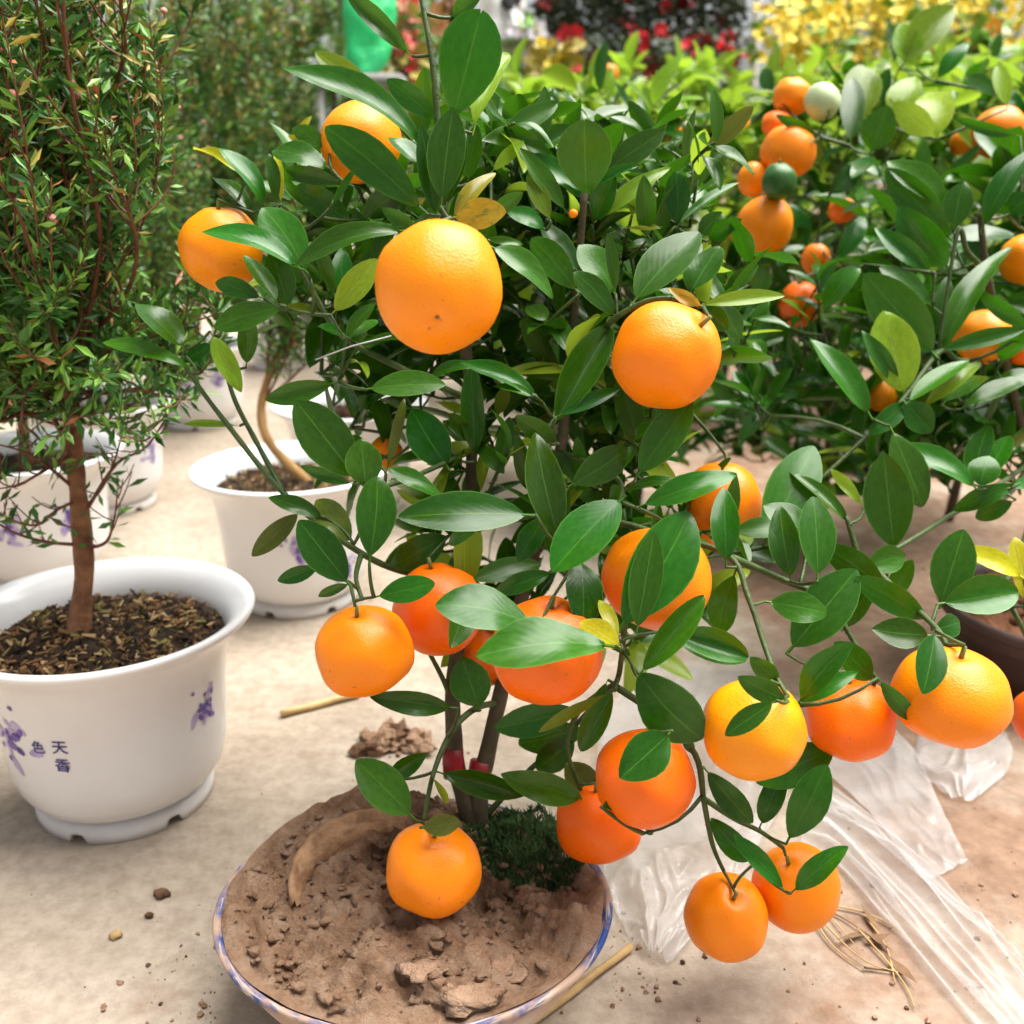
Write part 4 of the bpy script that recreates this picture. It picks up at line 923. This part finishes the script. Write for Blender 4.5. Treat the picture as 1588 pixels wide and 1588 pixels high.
RR = [
 (1449, 985, 1438, 1072, 45, 'm', .565, -.02, 30, 0), (1438, 985, 1357, 974, 48, 'm', .60, 0, 12), (1450, 976, 1498, 964, 36, 'd', .62), (1436, 960, 1338, 905, 43, 'd', .63), (1344, 879, 1412, 860, 43, 'd', .67), (1460, 932, 1496, 820, 63, 'd', .66, 0, -4, 0), (1466, 935, 1584, 915, 60, 'd', .65, 0, 8, 7),
 (1582, 892, 1508, 842, 30, 'y', .68, 0, 30), (1590, 930, 1582, 832, 34, 'y', .68), (1386, 847, 1369, 703, 72, 'd', .69, 0, -6, 0), (1385, 671, 1441, 781, 52, 'm', .74, -.01, 28, 1), (1509, 752, 1408, 670, 31, 'l', .74, 0, 46, 8), (1510, 742, 1527, 653, 38, 'l', .76, .02, 30), (1530, 746, 1561, 668, 38, 'l', .755, .02, 30), (1520, 752, 1536, 704, 46, 'd', .74, 0, 0),
 (1573, 752, 1481, 786, 30, 'm', .74), (1571, 756, 1602, 744, 18, 'm', .74), (1570, 778, 1514, 805, 30, 'd', .76), (1313, 806, 1229, 722, 23, 'l', .68), (1336, 782, 1292, 726, 18, 'g', .70), (1371, 911, 1284, 853, 46, 'd', .66), (1383, 925, 1412, 870, 32, 'm', .70),
 (1445, 545, 1342, 424, 72, 'd', .79, 0, 4, 0), (1401, 606, 1371, 480, 72, 'g', .775, .01, 4, 2), (1391, 593, 1342, 514, 28, 'm', .78), (1346, 638, 1267, 517, 41, 'm', .76, 0, 36, 5), (1440, 470, 1371, 410, 32, 'l', .82), (1442, 417, 1360, 352, 33, 'm', .82), (1468, 413, 1394, 328, 60, 'd', .84), (1462, 540, 1555, 346, 38, 'm', .80, 0, 20),
 (1450, 520, 1470, 424, 26, 'd', .82), (1412, 621, 1500, 549, 27, 'l', .76), (1437, 627, 1530, 544, 27, 'g', .77, 0, 10), (1466, 622, 1522, 560, 48, 'l', .80), (1497, 629, 1592, 573, 28, 'l', .78), (1463, 541, 1592, 508, 26, 'm', .79), (1592, 507, 1523, 459, 26, 'd', .80), (1407, 624, 1352, 671, 30, 'd', .765), (1406, 626, 1446, 671, 43, 'm', .76, 0, 10, 2),
 (1333, 414, 1271, 461, 33, 'l', .86), (1463, 317, 1394, 234, 42, 'm', .84, 0, 34), (1471, 367, 1374, 261, 52, 'd', .84, 0, 0), (1480, 352, 1496, 279, 44, 'd', .83), (1526, 347, 1592, 216, 36, 'm', .84), (1573, 209, 1484, 189, 18, 'd', .88), (1566, 330, 1600, 300, 40, 'm', .85),
]
R.traced(RR, .75)
fruit('orange', 'yellow-topped orange at right end of the row of three', 1475, 1079, 88, 74, .585, 2, ORANGE, pole=(1478, 1012), tree=R)
fruit('orange', 'orange cut by the right edge beside the dark pot', 1620, 1112, 48, 46, .72, 0, ORANGE_RED, tree=R)
fruit('orange', 'yellowish orange under an arching leaf at the right', 1524, 522, 44, 42, .86, 0, ORANGE, tree=R)
fruit('orange', 'red orange at the right edge below the yellowish one', 1585, 540, 26, 26, .90, 0, ORANGE_RED, tree=R)
fruit('orange', 'orange cut by the right edge in the upper half', 1588, 402, 36, 42, .92, 0, ORANGE, tree=R)
fruit('orange', 'small orange beside a dark pot seen through right-hand leaves', 1366, 612, 25, 28, .95, 0, ORANGE, tree=R)
for k in range(64):
    x, y, d = rnd(1340, 1700), rnd(290, 740), rnd(.92, 1.2); R.shoot(P(x, y, d), Vector((rnd(-.7, .3), rnd(-.5, .5), rnd(.2, 1))), rnd(.025, .05), random.choice((4, 5, 6)), rnd(.055, .07), 0.06)
for k in range(26):
    x, y, d = rnd(1130, 1340), rnd(490, 690), rnd(.86, 1.08); R.shoot(P(x, y, d), Vector((rnd(-.9, .2), rnd(-.5, .5), rnd(.1, .8))), rnd(.025, .05), random.choice((3, 4, 5)), rnd(.036, .055), 0.05, wide=.36)
for k in range(18):
    x, y, d = rnd(1400, 1640), rnd(600, 770), rnd(.86, 1.05); R.shoot(P(x, y, d), Vector((rnd(-.8, .2), rnd(-.5, .5), rnd(.1, .8))), rnd(.025, .05), random.choice((4, 5)), rnd(.045, .062), 0.05, wide=.40)
R.finish()

# ------------------------------------------------------------------ rows of orange trees behind
def back_tree(label, px, d, ytop, hw, yfrac, nsh, seed, rows=None, ll=.062, cap=300, potr=None, fruits=None):
    random.seed(seed)
    top = P(px, ytop, d); x, y = top.x, top.y; y = max(y, .9)
    t = Tree('orange_tree', (x, y, .08), label, group='orange trees in the rows behind'); t.nodes_extra = []; t.cap = cap
    H = top.z; R_ = hw * d / F
    t.limb('trunk', [(x, y, .0 if potr is None else .09), (x + .01, y, H * .25), (x - .008, y + .01, H * .5), (x + .004, y, H * .85)], .008, .002)
    for i in range(7):
        a = i * 2.4 + rnd(0, 1); z0 = H * rnd(.25, .6); q = rnd(.45, .8)
        t.limb('branch', [(x, y, z0), (x + R_ * .3 * q * math.cos(a), y + R_ * .3 * q * math.sin(a), z0 + H * .08), (x + R_ * q * math.cos(a), y + R_ * q * math.sin(a), min(H * .93, z0 + H * rnd(.15, .4)))], .003, .0013, TWIG, 5)
    if rows: t.traced(rows, d)
    if fruits: fruits(t)
    for k in range(nsh):
        a = rnd(0, 2 * PI); q = math.sqrt(random.random()); z = H * (1 - rnd(0, .82) ** 1.1); sh = 1 - max(0, (z / H - .75)) * 1.6
        o = Vector((x + R_ * q * sh * math.cos(a), y + R_ * q * sh * math.sin(a), z - .03))
        hi = max(0, (z / H - .62) / .38)
        t.shoot(o, Vector((math.cos(a) * q * .8, math.sin(a) * q * .8, rnd(.3, 1.1))), rnd(.03, .06), random.choice((5, 6, 7)), ll * rnd(.85, 1.1), (yfrac + .12) * (0.35 + 1.2 * hi), upb=.6)
    t.finish(); return t
NR = [(1456, 207, 1447, 116, 56, 'g', 1.02, .02, 8), (1319, 216, 1325, 111, 37, 'm', 1.0, .02, 10), (1351, 233, 1377, 163, 50, 'm', .98), (1341, 182, 1340, 88, 56, 'g', 1.1, .02), (1386, 187, 1421, 100, 46, 'g', 1.1), (1402, 97, 1482, -2, 52, 'g', 1.15), (1421, 102, 1398, 28, 42, 'g', 1.15), (1387, 158, 1446, 206, 40, 'g', 1.0),
 (1263, 208, 1204, 179, 18, 'd', .98), (1263, 219, 1197, 229, 12, 'l', .97), (1160, 382, 1196, 344, 16, 'm', .98), (1163, 412, 1253, 372, 19, 'm', .98), (1147, 545, 1238, 507, 23, 'm', .97), (1190, 508, 1230, 458, 40, 'l', 1.0), (1255, 607, 1290, 530, 46, 'd', 1.0), (1276, 630, 1221, 600, 26, 'd', 1.0), (1561, 162, 1548, 96, 26, 'g', 1.0), (1545, 145, 1504, 116, 22, 'l', 1.1), (1455, 120, 1500, 60, 26, 'm', 1.1), (1300, 400, 1350, 330, 30, 'd', 1.02), (1290, 300, 1335, 255, 34, 'm', 1.02)]
CLUSTER = (('orange low on the clustered tree, right of the big dimpled orange', 1240, 472, 32, 37, .99, ORANGE_RED, 'orange'), ('large orange just below the dark green fruit', 1186, 351, 43, 47, .98, ORANGE, 'orange'), ('orange crossed by a thin pale leaf in the cluster', 1222, 236, 42, 41, .99, ORANGE, 'orange'),
        ('topmost orange of the cluster beside the pale fruit', 1228, 150, 30, 29, 1.02, ORANGE, 'orange'), ('orange peeping left of the dark green fruit', 1168, 278, 24, 28, 1.0, ORANGE, 'orange'), ('small orange below the cluster behind thin leaves', 1265, 402, 22, 26, 1.05, ORANGE, 'orange'), ('red orange deep inside the clustered tree', 1306, 326, 22, 20, 1.1, ORANGE_RED, 'orange'),
        ('small red fruit in shade left of the arching dark leaf', 1312, 442, 20, 22, 1.1, ORANGE_RED, 'orange'), ('orange half hidden under the topmost of the cluster', 1207, 193, 26, 20, 1.02, ORANGE_RED, 'orange'))
def cluster_fruit(t):
    for lab, x, y, rx, ry, d, m, n_ in CLUSTER: fruit('orange', lab, x, y, rx, ry, d, 0 if ry <= rx else 3, m, tree=t)
    fruit('unripe_fruit', 'pale whitish green unripe fruit at the top of the cluster', 1275, 157, 27, 32, .985, 3, PALE_FRUIT, pole=(1280, 183), cat='fruit', tree=t)
    fruit('unripe_fruit', 'dark green unripe fruit in the middle of the cluster', 1208, 281, 27, 28, .95, 0, GREEN_FRUIT, cat='fruit', tree=t)
B0 = back_tree('orange tree with clustered fruit and one pale unripe fruit', 1330, 1.26, 130, 165, .30, 100, 31, NR, .06, fruits=cluster_fruit)
BT = [('young orange tree just behind the crown, left of the clustered tree', 1010, 1.35, 130, 150, .35, 40), ('yellow-green orange tree behind the notched leaf', 850, 1.55, 125, 130, .45, 36), ('bright orange tree below the red-flowered shrub', 1000, 2.0, 105, 150, .65, 38),
      ('yellow-green orange tree under the white post', 1150, 2.05, 105, 130, .75, 38), ('orange tree below the yellow flowers', 1300, 2.2, 95, 140, .5, 36), ('orange tree at the upper right edge with loose leaves', 1570, 1.35, 110, 140, .35, 40), ('orange tree between the yellow flowers and the right edge', 1470, 1.85, 85, 130, .4, 36),
      ('orange tree behind the tall top leaf', 760, 2.2, 130, 120, .5, 30), ('distant orange tree at the foot of the yellow flowers', 1240, 2.9, 110, 130, .7, 28), ('distant orange tree below the dark shrub', 1060, 2.9, 115, 130, .7, 28), ('distant orange tree left of the red-flowered shrub', 880, 2.9, 110, 130, .6, 28), ('distant orange tree at the upper right', 1440, 2.9, 95, 140, .6, 28), ('distant orange tree behind the right edge', 1600, 2.6, 90, 130, .5, 28)]
for i, (lab, px, d, yt, hw, yf, ns) in enumerate(BT): back_tree(lab, px, d, yt, hw, yf, int(ns * 2.1), 50 + i, cap=220)
dark_pot(P(1372, 690, 1.80).x, 1.79, .105, .10, 'dark pot on the earth seen between right-hand leaves', 'red soil in the dark pot between right-hand leaves', 23)
for i, (x, y, r, d, lab) in enumerate(((975, 186, 25, 1.75, 'blurred orange behind the notched leaf'), (1052, 278, 16, 1.5, 'small blurred orange left of the clustered tree'), (1550, 206, 40, 1.15, 'pale-topped orange near the upper right edge'), (1490, 222, 18, 1.3, 'small blurred orange left of the pale-topped one'), (1525, 232, 26, 1.3, 'red orange right under the pale-topped one'), (889, 331, 7, .632, 'tiny orange speck beside the dark twig'), (945, 115, 15, 1.9, 'small orange under the red-flowered shrub'), (1040, 205, 20, 1.8, 'blurred orange beside the bright young leaves'), (1140, 195, 22, 1.9, 'blurred yellow orange left of the cluster'), (1150, 360, 18, 1.2, 'orange sliver at the left of the largest clustered fruit'), (812, 190, 16, 1.4, 'orange sliver near the tall top leaf'), (1520, 135, 14, 1.5, 'tiny orange above the pale-topped one'))):
    random.seed(200 + i); fruit('orange', lab, x, y, r, r, d, 0, ORANGE if i != 4 else ORANGE_RED, stem=r > 18)
fruit('unripe_fruit', 'tiny dark green fruit among young leaves at the top', 854, 152, 13, 14, 1.05, 0, GREEN_FRUIT, cat='fruit')

# ------------------------------------------------------------------ flowers and things at the back
random.seed(77)
YFLOWER = simple('yellow_petal', (0.86, 0.66, 0.03), (0.92, 0.80, 0.10), 60, 0.6)
RFLOWER = simple('red_petal', (0.62, 0.010, 0.03), (0.80, 0.04, 0.06), 60, 0.6)
PFLOWER = simple('coral_petal', (0.75, 0.16, 0.12), (0.82, 0.36, 0.26), 60, 0.6)
OFLOWER = simple('orange_petal', (0.85, 0.25, 0.02), (0.9, 0.42, 0.06), 60, 0.6)
LFLOWER = simple('lilac_petal', (0.62, 0.58, 0.70), (0.78, 0.76, 0.80), 60, 0.6)
PEACH = simple('peach_petal', (0.78, 0.40, 0.20), (0.85, 0.55, 0.35), 60, 0.6)
DSHRUB = simple('dark_shrub_leaf', (0.025, 0.045, 0.022), (0.07, 0.10, 0.05), 40, 0.6)
def flower_mesh(name, mats, n=5, cup=.3):
    mb = MB()
    for k in range(n):
        a = 2 * PI * k / n; d = Vector((math.cos(a), math.sin(a), cup)); s = Vector((-math.sin(a), math.cos(a), 0)) * .42
        mb.add([Vector((0, 0, 0)), d * .55 + s, d * 1.0 + Vector((0, 0, -.05)), d * .55 - s], [(0, 1, 2, 3)], 0)
    mb.blob((0, 0, .08), .17, 1, 6, 1 if isinstance(mats, list) else 0)
    return mb.mesh(name, mats, False)
FY = flower_mesh('yellow_flower', [YFLOWER, OFLOWER]); FR = flower_mesh('red_flower', [RFLOWER, RFLOWER], 6, .5); FP = flower_mesh('coral_flower', [PFLOWER, RFLOWER], 6, .4); FO = flower_mesh('orange_flower', [OFLOWER, YFLOWER]); FL = flower_mesh('lilac_flower', [LFLOWER, YFLOWER], 6, .2); FPE = flower_mesh('peach_flower', [PEACH, OFLOWER], 6, .4)
def flower_plant(name, label, px, d, py0, py1, hw, fme, fsize, nf, leafmat, nleaf, seed, stemmat=TWIG, fr0=0.0, leaf=(.07, .018), cat='plant'):
    rs = random.Random(seed); top = P(px, py0, d); x, y = top.x, top.y; zt = top.z; zb = P(px, py1, d).z; R_ = hw * d / F
    root = empty(name, (x, y, 0)); tag(root, label, cat)
    mb = MB(); mb.tube([(x, y, 0), (x + .01, y, zb * .5), (x, y, zb)], [.012, .010, .006], 6)
    ends = []
    for i in range(14):
        a = rs.uniform(0, 6.28); q = math.sqrt(rs.random()); e = Vector((x + R_ * q * math.cos(a), y + R_ * q * math.sin(a), zb + (zt - zb) * rs.uniform(.5, 1)))
        mb.tube(curve_pts(Vector((x, y, zb * rs.uniform(.4, 1))), e, Vector((0, 0, .03)), 4), [.004, .0035, .003, .0025, .0015], 4); ends.append(e)
    mb.build('stem', stemmat, root)
    lf = MB()
    for i in range(nleaf):
        a = rs.uniform(0, 6.28); q = math.sqrt(rs.random()); p = Vector((x + R_ * q * math.cos(a), y + R_ * q * math.sin(a), zb * .45 + (zt - zb * .45) * rs.random() ** .8 * .97))
        dd = Vector((math.cos(a) + rs.gauss(0, .6), math.sin(a) + rs.gauss(0, .6), rs.gauss(.4, .6))).normalized(); s_ = dd.cross(Vector((rs.gauss(0, 1), rs.gauss(0, 1), 1))).normalized()
        l = leaf[0] * rs.uniform(.6, 1.2); lf.add([p, p + dd * l * .5 + s_ * leaf[1], p + dd * l + Vector((0, 0, -l * .15)), p + dd * l * .5 - s_ * leaf[1]], [(0, 1, 2, 3)])
    if nleaf: o = lf.build('foliage', leafmat, root, False); o['kind'] = 'stuff'
    for i in range(nf):
        a = rs.uniform(0, 6.28); q = math.sqrt(rs.random()); f = bpy.data.objects.new('flower', fme); C.objects.link(f); f.parent = root
        z = zb + (zt - zb) * rs.uniform(fr0, 1.0)
        f.location = Vector((R_ * q * math.cos(a), R_ * q * math.sin(a), z)); s_ = fsize * rs.uniform(.7, 1.25); f.scale = (s_, s_, s_); f.rotation_euler = (rs.uniform(-.2, 1.7), rs.uniform(-.6, .6), rs.uniform(-1, 1))
    return root
GLEAF = NEEDLE2
flower_plant('yellow_flower_plant', 'dense yellow flower sprays right of the white post', 1240, 3.3, 10, 110, 68, FY, .022, 170, GLEAF, 120, 1)
flower_plant('yellow_flower_plant', 'yellow flower sprays above the pale unripe fruit', 1350, 3.4, -10, 95, 62, FY, .022, 150, GLEAF, 120, 2)
flower_plant('yellow_flower_plant', 'yellow flower mass in the top right corner', 1545, 3.5, -40, 80, 95, FY, .022, 190, GLEAF, 160, 3)
flower_plant('yellow_flower_plant', 'yellow flowers partly hidden by the big pale top leaves', 1445, 3.7, -30, 60, 60, FY, .022, 90, GLEAF, 120, 31)
flower_plant('orange_flower_plant', 'orange flowers near the upper right edge', 1515, 2.5, 42, 80, 30, FO, .022, 10, GLEAF, 120, 4)
flower_plant('dark_shrub', 'dark shrub with red blooms along its foot, left half', 915, 3.8, -90, 110, 85, FR, .034, 26, DSHRUB, 4200, 5, fr0=0, leaf=(.045, .012), cat='shrub')
flower_plant('dark_shrub', 'dark shrub with red blooms next to the white post', 1070, 3.9, -90, 110, 88, FR, .034, 26, DSHRUB, 4200, 6, fr0=0, leaf=(.045, .012), cat='shrub')
for i, (px, d, lab) in enumerate(((890, 3.4, 'row of red flowers under the dark shrub, left one'), (1010, 3.45, 'red flower plant under the middle of the dark shrub'), (1105, 3.5, 'red flower plant left of the white post'))):
    flower_plant('red_flower_plant', lab, px, d, 45, 125, 48, FR, .032, 22, DSHRUB, 380, 40 + i, leaf=(.05, .012))
flower_plant('coral_flower_plant', 'coral and red flower spike beside the green bag', 628, 2.6, -8, 130, 24, FP, .020, 46, NEEDLE3, 60, 7)
flower_plant('red_flower_plant', 'small red flowers just below the coral spike', 622, 2.5, 55, 112, 18, FR, .014, 26, NEEDLE3, 50, 8)
flower_plant('peach_flower_plant', 'peach flowers at the top edge behind the stem', 705, 2.7, -30, 45, 26, FPE, .032, 20, GLEAF, 40, 9)
flower_plant('lilac_flower_plant', 'pale lilac flowers with yellow centres near the top', 822, 2.9, 25, 105, 26, FL, .034, 16, GLEAF, 60, 10)
flower_plant('yellow_leaf_plant', 'low yellowish plant beside the lilac flowers', 862, 2.7, 62, 110, 26, FY, .018, 12, NEEDLE3, 160, 12)
# leafy row that closes the background
for i, (px, d, yt, lab) in enumerate(((560, 4.2, -60, 'leafy shrub at the back behind the green bag'), (700, 4.6, 20, 'leafy shrub at the back behind the tall top leaf'), (1320, 5.0, -70, 'leafy shrub at the back behind the yellow flowers'), (1480, 5.0, -60, 'leafy shrub at the back near the top right'), (330, 4.6, -20, 'leafy shrub at the back behind the left row'), (120, 4.4, 40, 'leafy shrub at the back in the upper left'))):
    flower_plant('back_shrub', lab, px, d, yt, 330, 110, FY, .016, 14, NEEDLE2, 2200, 60 + i, leaf=(.07, .016), cat='shrub')
# white post
mb = MB(); p = P(1171, 60, 3.7); mb.tube([(p.x, p.y, 0), (p.x, p.y, .7), (p.x, p.y, 2.4)], .017, 12); tag(mb.build('post', WHITETAG), 'thin white post between the dark shrub and yellow flowers', 'post')
# crumpled green bag hanging at the back, pale sack beside it
def bag(name, label, mat, px0, px1, py0, py1, d, thick, seed, cat='bag'):
    mb = MB(); rows, n = 26, 36; V = []; Fc = []
    for i in range(rows + 1):
        t = i / rows; py = py0 + (py1 - py0) * t; cxp = .5 * (px0 + px1) + 14 * math.sin(t * 2.2 + seed) + (px1 - px0) * .14 * (t - .5)
        hw = .5 * (px1 - px0) * (.62 + .40 * math.sin(PI * (.15 + .75 * t))) * (0.15 if i == 0 else 1) * (1 - .55 * max(0, (t - .82) / .18) ** 2)
        for k in range(n):
            a = 2 * PI * k / n; c = P(cxp, py, d)
            q = 1 + .16 * noise.noise(Vector((math.cos(a) * 1.6, math.sin(a) * 1.6, t * 3.4 + seed))) + .10 * noise.noise(Vector((math.cos(a) * 4, math.sin(a) * 4, t * 9)))
            V.append((c.x + hw * d / F * math.cos(a) * q, c.y + thick * math.sin(a) * q, c.z))
    for i in range(rows):
        for k in range(n): Fc.append((i * n + k, (i + 1) * n + k, (i + 1) * n + (k + 1) % n, i * n + (k + 1) % n))
    Fc.append(tuple(range(n))); Fc.append(tuple(rows * n + k for k in range(n - 1, -1, -1)))
    mb.add(V, Fc); return tag(mb.build(name, mat), label, cat)
GREENBAG = simple('green_plastic', (0.02, 0.56, 0.16), (0.05, 0.68, 0.26), 8, 0.35, .4, 30, .02)
bag('green_bag', 'bright green crumpled bag standing behind the crown', GREENBAG, 522, 600, -60, 118, 2.45, .05, 1.0)
bag('white_sack', 'white sack at the top edge right of the tall leaf', WHITETAG, 745, 812, -60, 62, 3.0, .06, 2.0, 'sack')
BLACK = simple('black_cloth', (0.012, 0.012, 0.014), (0.03, 0.03, 0.03), 20, .7)
bag('black_bundle', 'small black bundle on top of the white sack', BLACK, 788, 820, -20, 16, 2.95, .03, 3.0, 'bundle')
# stands that carry the bags and the back pots
STAND = simple('grey_bench', (0.25, .25, .25), (.38, .37, .35), 10, .7)
for (px, py, d, lab) in ((562, 118, 2.45, 'low grey stand under the green bag'), (775, 62, 3.0, 'low grey stand under the white sack')):
    g = P(px, py, d); e = empty('stand', (g.x, g.y, 0)); tag(e, lab, 'stand', 'grey stands at the back'); h = g.z
    mb = MB(); s_ = .10; mb.add([(x * s_, y * s_, z) for z in (h - .025, h - .002) for x, y in ((-1, -1), (1, -1), (1, 1), (-1, 1))], [(3, 2, 1, 0), (4, 5, 6, 7), (0, 1, 5, 4), (1, 2, 6, 5), (2, 3, 7, 6), (3, 0, 4, 7)]); mb.build_local('stand_top', STAND, e)
    for x, y in ((-.085, -.085), (.085, -.085), (.085, .085), (-.085, .085)):
        mb = MB(); mb.tube([(x, y, 0), (x, y, h - .02)], .008, 6); mb.build_local('leg', STAND, e)

# ------------------------------------------------------------------ plastic film on the floor
def film_mat():
    m, n, b, out = newmat('clear_plastic_film')
    b.inputs['Base Color'].default_value = (0.86, 0.86, 0.87, 1); b.inputs['Roughness'].default_value = 0.14; b.inputs['Specular IOR Level'].default_value = 0.9
    t = noise_n(n, 55, 5, .6); bump(n, b, t.outputs['Fac'], .22, .003)
    tr = N(n, 'ShaderNodeBsdfTransparent'); tr.inputs['Color'].default_value = (.97, .97, .97, 1)
    ms = N(n, 'ShaderNodeMixShader'); t2 = noise_n(n, 10, 3, .55)
    r = ramp(n, t2.outputs['Fac'], [(0.30, (.12, .12, .12)), (0.70, (.42, .42, .42))])
    n.links.new(r.outputs[0], ms.inputs[0]); n.links.new(tr.outputs[0], ms.inputs[1]); n.links.new(b.outputs[0], ms.inputs[2]); n.links.new(ms.outputs[0], out.inputs['Surface'])
    return m
FILM = film_mat()
def film(name, label, left, right, nu, nv, hgt, fu, fv, seed, puff=0.0, lengthwise=True):
    L = smooth_path([G(*p) for p in left], max(2, nv // (len(left) - 1))); R2 = smooth_path([G(*p) for p in right], max(2, nv // (len(right) - 1)))
    n = min(len(L), len(R2)); V = []; Fc = []
    for i in range(n):
        for k in range(nu + 1):
            u = k / nu; v = i / (n - 1); wob = .012 * noise.noise(Vector((u * 3, v * 5, seed + 5)))
            p = L[i].lerp(R2[i], u + wob)
            q = Vector((u * fu, v * fv, seed)); a = 1 - abs(noise.noise(q)) * 2.2; a2 = 1 - abs(noise.noise(q * 2.3 + Vector((4, 1, 0)))) * 2.0
            edge = min(1, 6 * u, 6 * (1 - u)) * min(1, 8 * v, 8 * (1 - v))
            z = .002 + max(0, a) ** 2.2 * hgt * (.35 + .65 * edge) + max(0, a2) ** 2 * hgt * .45 + puff * math.sin(PI * u) * math.sin(PI * v)
            V.append((p.x, p.y, z))
    for i in range(n - 1):
        for k in range(nu): Fc.append((i * (nu + 1) + k, i * (nu + 1) + k + 1, (i + 1) * (nu + 1) + k + 1, (i + 1) * (nu + 1) + k))
    mb = MB(); mb.add(V, Fc); return tag(mb.build(name, FILM), label, 'plastic film', 'clear plastic film on the floor')
film('plastic_bag', 'crumpled clear plastic bag spread right of the bowl', [(1010, 1030), (935, 1130), (925, 1260), (938, 1370), (965, 1440), (1000, 1482)], [(1175, 1040), (1240, 1130), (1220, 1240), (1170, 1330), (1130, 1400), (1040, 1500)], 90, 100, .012, 2.6, 3.2, 1.0, .012)
film('plastic_film', 'long clear film strip trailing to the bottom right corner', [(1240, 1320), (1300, 1350), (1370, 1435), (1440, 1520), (1530, 1620), (1600, 1700)], [(1255, 1215), (1330, 1265), (1430, 1345), (1530, 1450), (1620, 1540), (1700, 1620)], 80, 110, .014, 4.2, .9, 2.0, .004)
film('plastic_film', 'thin clear film lying under the middle orange of the row', [(1200, 1130), (1290, 1210), (1350, 1270), (1400, 1330), (1440, 1370)], [(1370, 1120), (1420, 1170), (1450, 1240), (1480, 1300), (1500, 1340)], 60, 70, .005, 1.8, 2.2, 3.0)
film('plastic_bag', 'small clear bag lobe below the right orange of the row', [(1440, 1110), (1420, 1160), (1430, 1205), (1470, 1240)], [(1530, 1110), (1562, 1150), (1562, 1200), (1510, 1248)], 46, 54, .007, 2, 2, 4.0, .010)

# ------------------------------------------------------------------ litter on the floor
def stick(label, a, b, r, mat=STRAW, za=.004, zb=.004, name='bamboo_stick'):
    mb = MB(); A, B = G(*a, za), G(*b, zb); pts = [A.lerp(B, t / 6) + Vector((0, 0, .0006 * math.sin(t * 2))) for t in range(7)]
    mb.tube(pts, [r * (1 + .10 * ((i % 3) == 0)) for i in range(7)], 7); tag(mb.build(name, mat), label, 'stick')
stick('bamboo stick lying against the right front of the bowl', (800, 1605), (978, 1468), .0026)
stick('tan stick on the concrete left of the orange tree', (436, 1107), (556, 1076), .0034)
mb = MB(); rs = random.Random(3); g0 = G(608, 1152)
for i in range(200):
    s_ = rs.choice((.001, .0015, .002, .003, .005, .008)) * rs.uniform(.7, 1.3); mb.blob(g0 + Vector((rs.gauss(0, .013), rs.gauss(0, .008), s_ * .4 + max(0, rs.gauss(0, .002)))), s_, i, 7, rs.choice((0, 0, 0, 1)), (1, 1, .65), .75)
tag(mb.build('soil_clump', [CLAY, CLAY_DARK], None, False), 'crumbled soil clump on the concrete behind the bowl', 'soil', kind='stuff')
mb = MB()
for i in range(900):
    m_ = rs.random()
    if m_ < .16: p = G(rs.uniform(-60, 1650), 700 + 900 * rs.random())
    elif m_ < .75: a = rs.uniform(0, 6.28); q = .125 + abs(rs.gauss(0, .035)); p = Vector((BX + q * math.cos(a), BY + q * OV * math.sin(a), 0))
    else: p = G(rs.uniform(1150, 1650), rs.uniform(640, 1600))
    s_ = rs.choice((.0004, .0005, .0007, .0007, .0011, .0020)) * rs.uniform(.7, 1.3); mb.blob(Vector((p.x, p.y, s_ * .4)), s_, i, 5, rs.choice((0, 0, 0, 1)), (1, 1, .7), .7)
tag(mb.build('soil_crumbs', [CLAY, CLAY_DARK], None, False), 'scattered soil crumbs on the concrete floor', 'soil', kind='stuff')
for i, (px, py, r, lab) in enumerate(((252, 1390, .005, 'dark pebble left of the bowl'), (180, 1453, .004, 'pale pebble near the lower left'), (232, 1422, .003, 'small crumb under the dark pebble'))):
    mb = MB(); g = G(px, py); mb.blob(g + Vector((0, 0, r * .5)), r, i + 4, 9, 0, (1.2, 1, .7), .4); tag(mb.build('pebble', (CLAY_DARK, FLAKE2, CLAY_DARK)[i]), lab, 'pebble')
# dry weed stalks
e = empty('dry_weed', G(1262, 1408)); tag(e, 'dry brown weed stalks under the lowest pair of oranges', 'weed')
for pl in ([(1255, 1405), (1300, 1455), (1345, 1492), (1395, 1508)], [(1258, 1402), (1310, 1425), (1362, 1462)], [(1262, 1400), (1330, 1412), (1385, 1436), (1425, 1470)], [(1260, 1420), (1290, 1466), (1342, 1505)], [(1330, 1440), (1375, 1490), (1405, 1530), (1418, 1562)], [(1340, 1500), (1380, 1506), (1400, 1512)], [(1345, 1425), (1375, 1470), (1388, 1525)], [(1250, 1395), (1285, 1420), (1330, 1470)]):
    mb = MB(); pts = smooth_path([G(px, py, .002 + .003 * rs.random()) for px, py in pl], 5); mb.tube(pts, [.0010 * (1 - .6 * i / (len(pts) - 1)) for i in range(len(pts))], 4); mb.build('stalk', rs.choice((DRYLEAF, STRAW)), e)
for i in range(5):
    g = G(rs.uniform(1300, 1390), rs.uniform(1430, 1500), .003); a = rs.uniform(0, 6.28); d = Vector((math.cos(a), math.sin(a), .1)); s_ = Vector((-math.sin(a), math.cos(a), .3)) * .003; l = rs.uniform(.012, .03)
    mb = MB(); mb.add([g, g + d * l * .5 + s_, g + d * l, g + d * l * .5 - s_], [(0, 1, 2, 3)]); mb.build('dry_leaf', DRYLEAF, e)
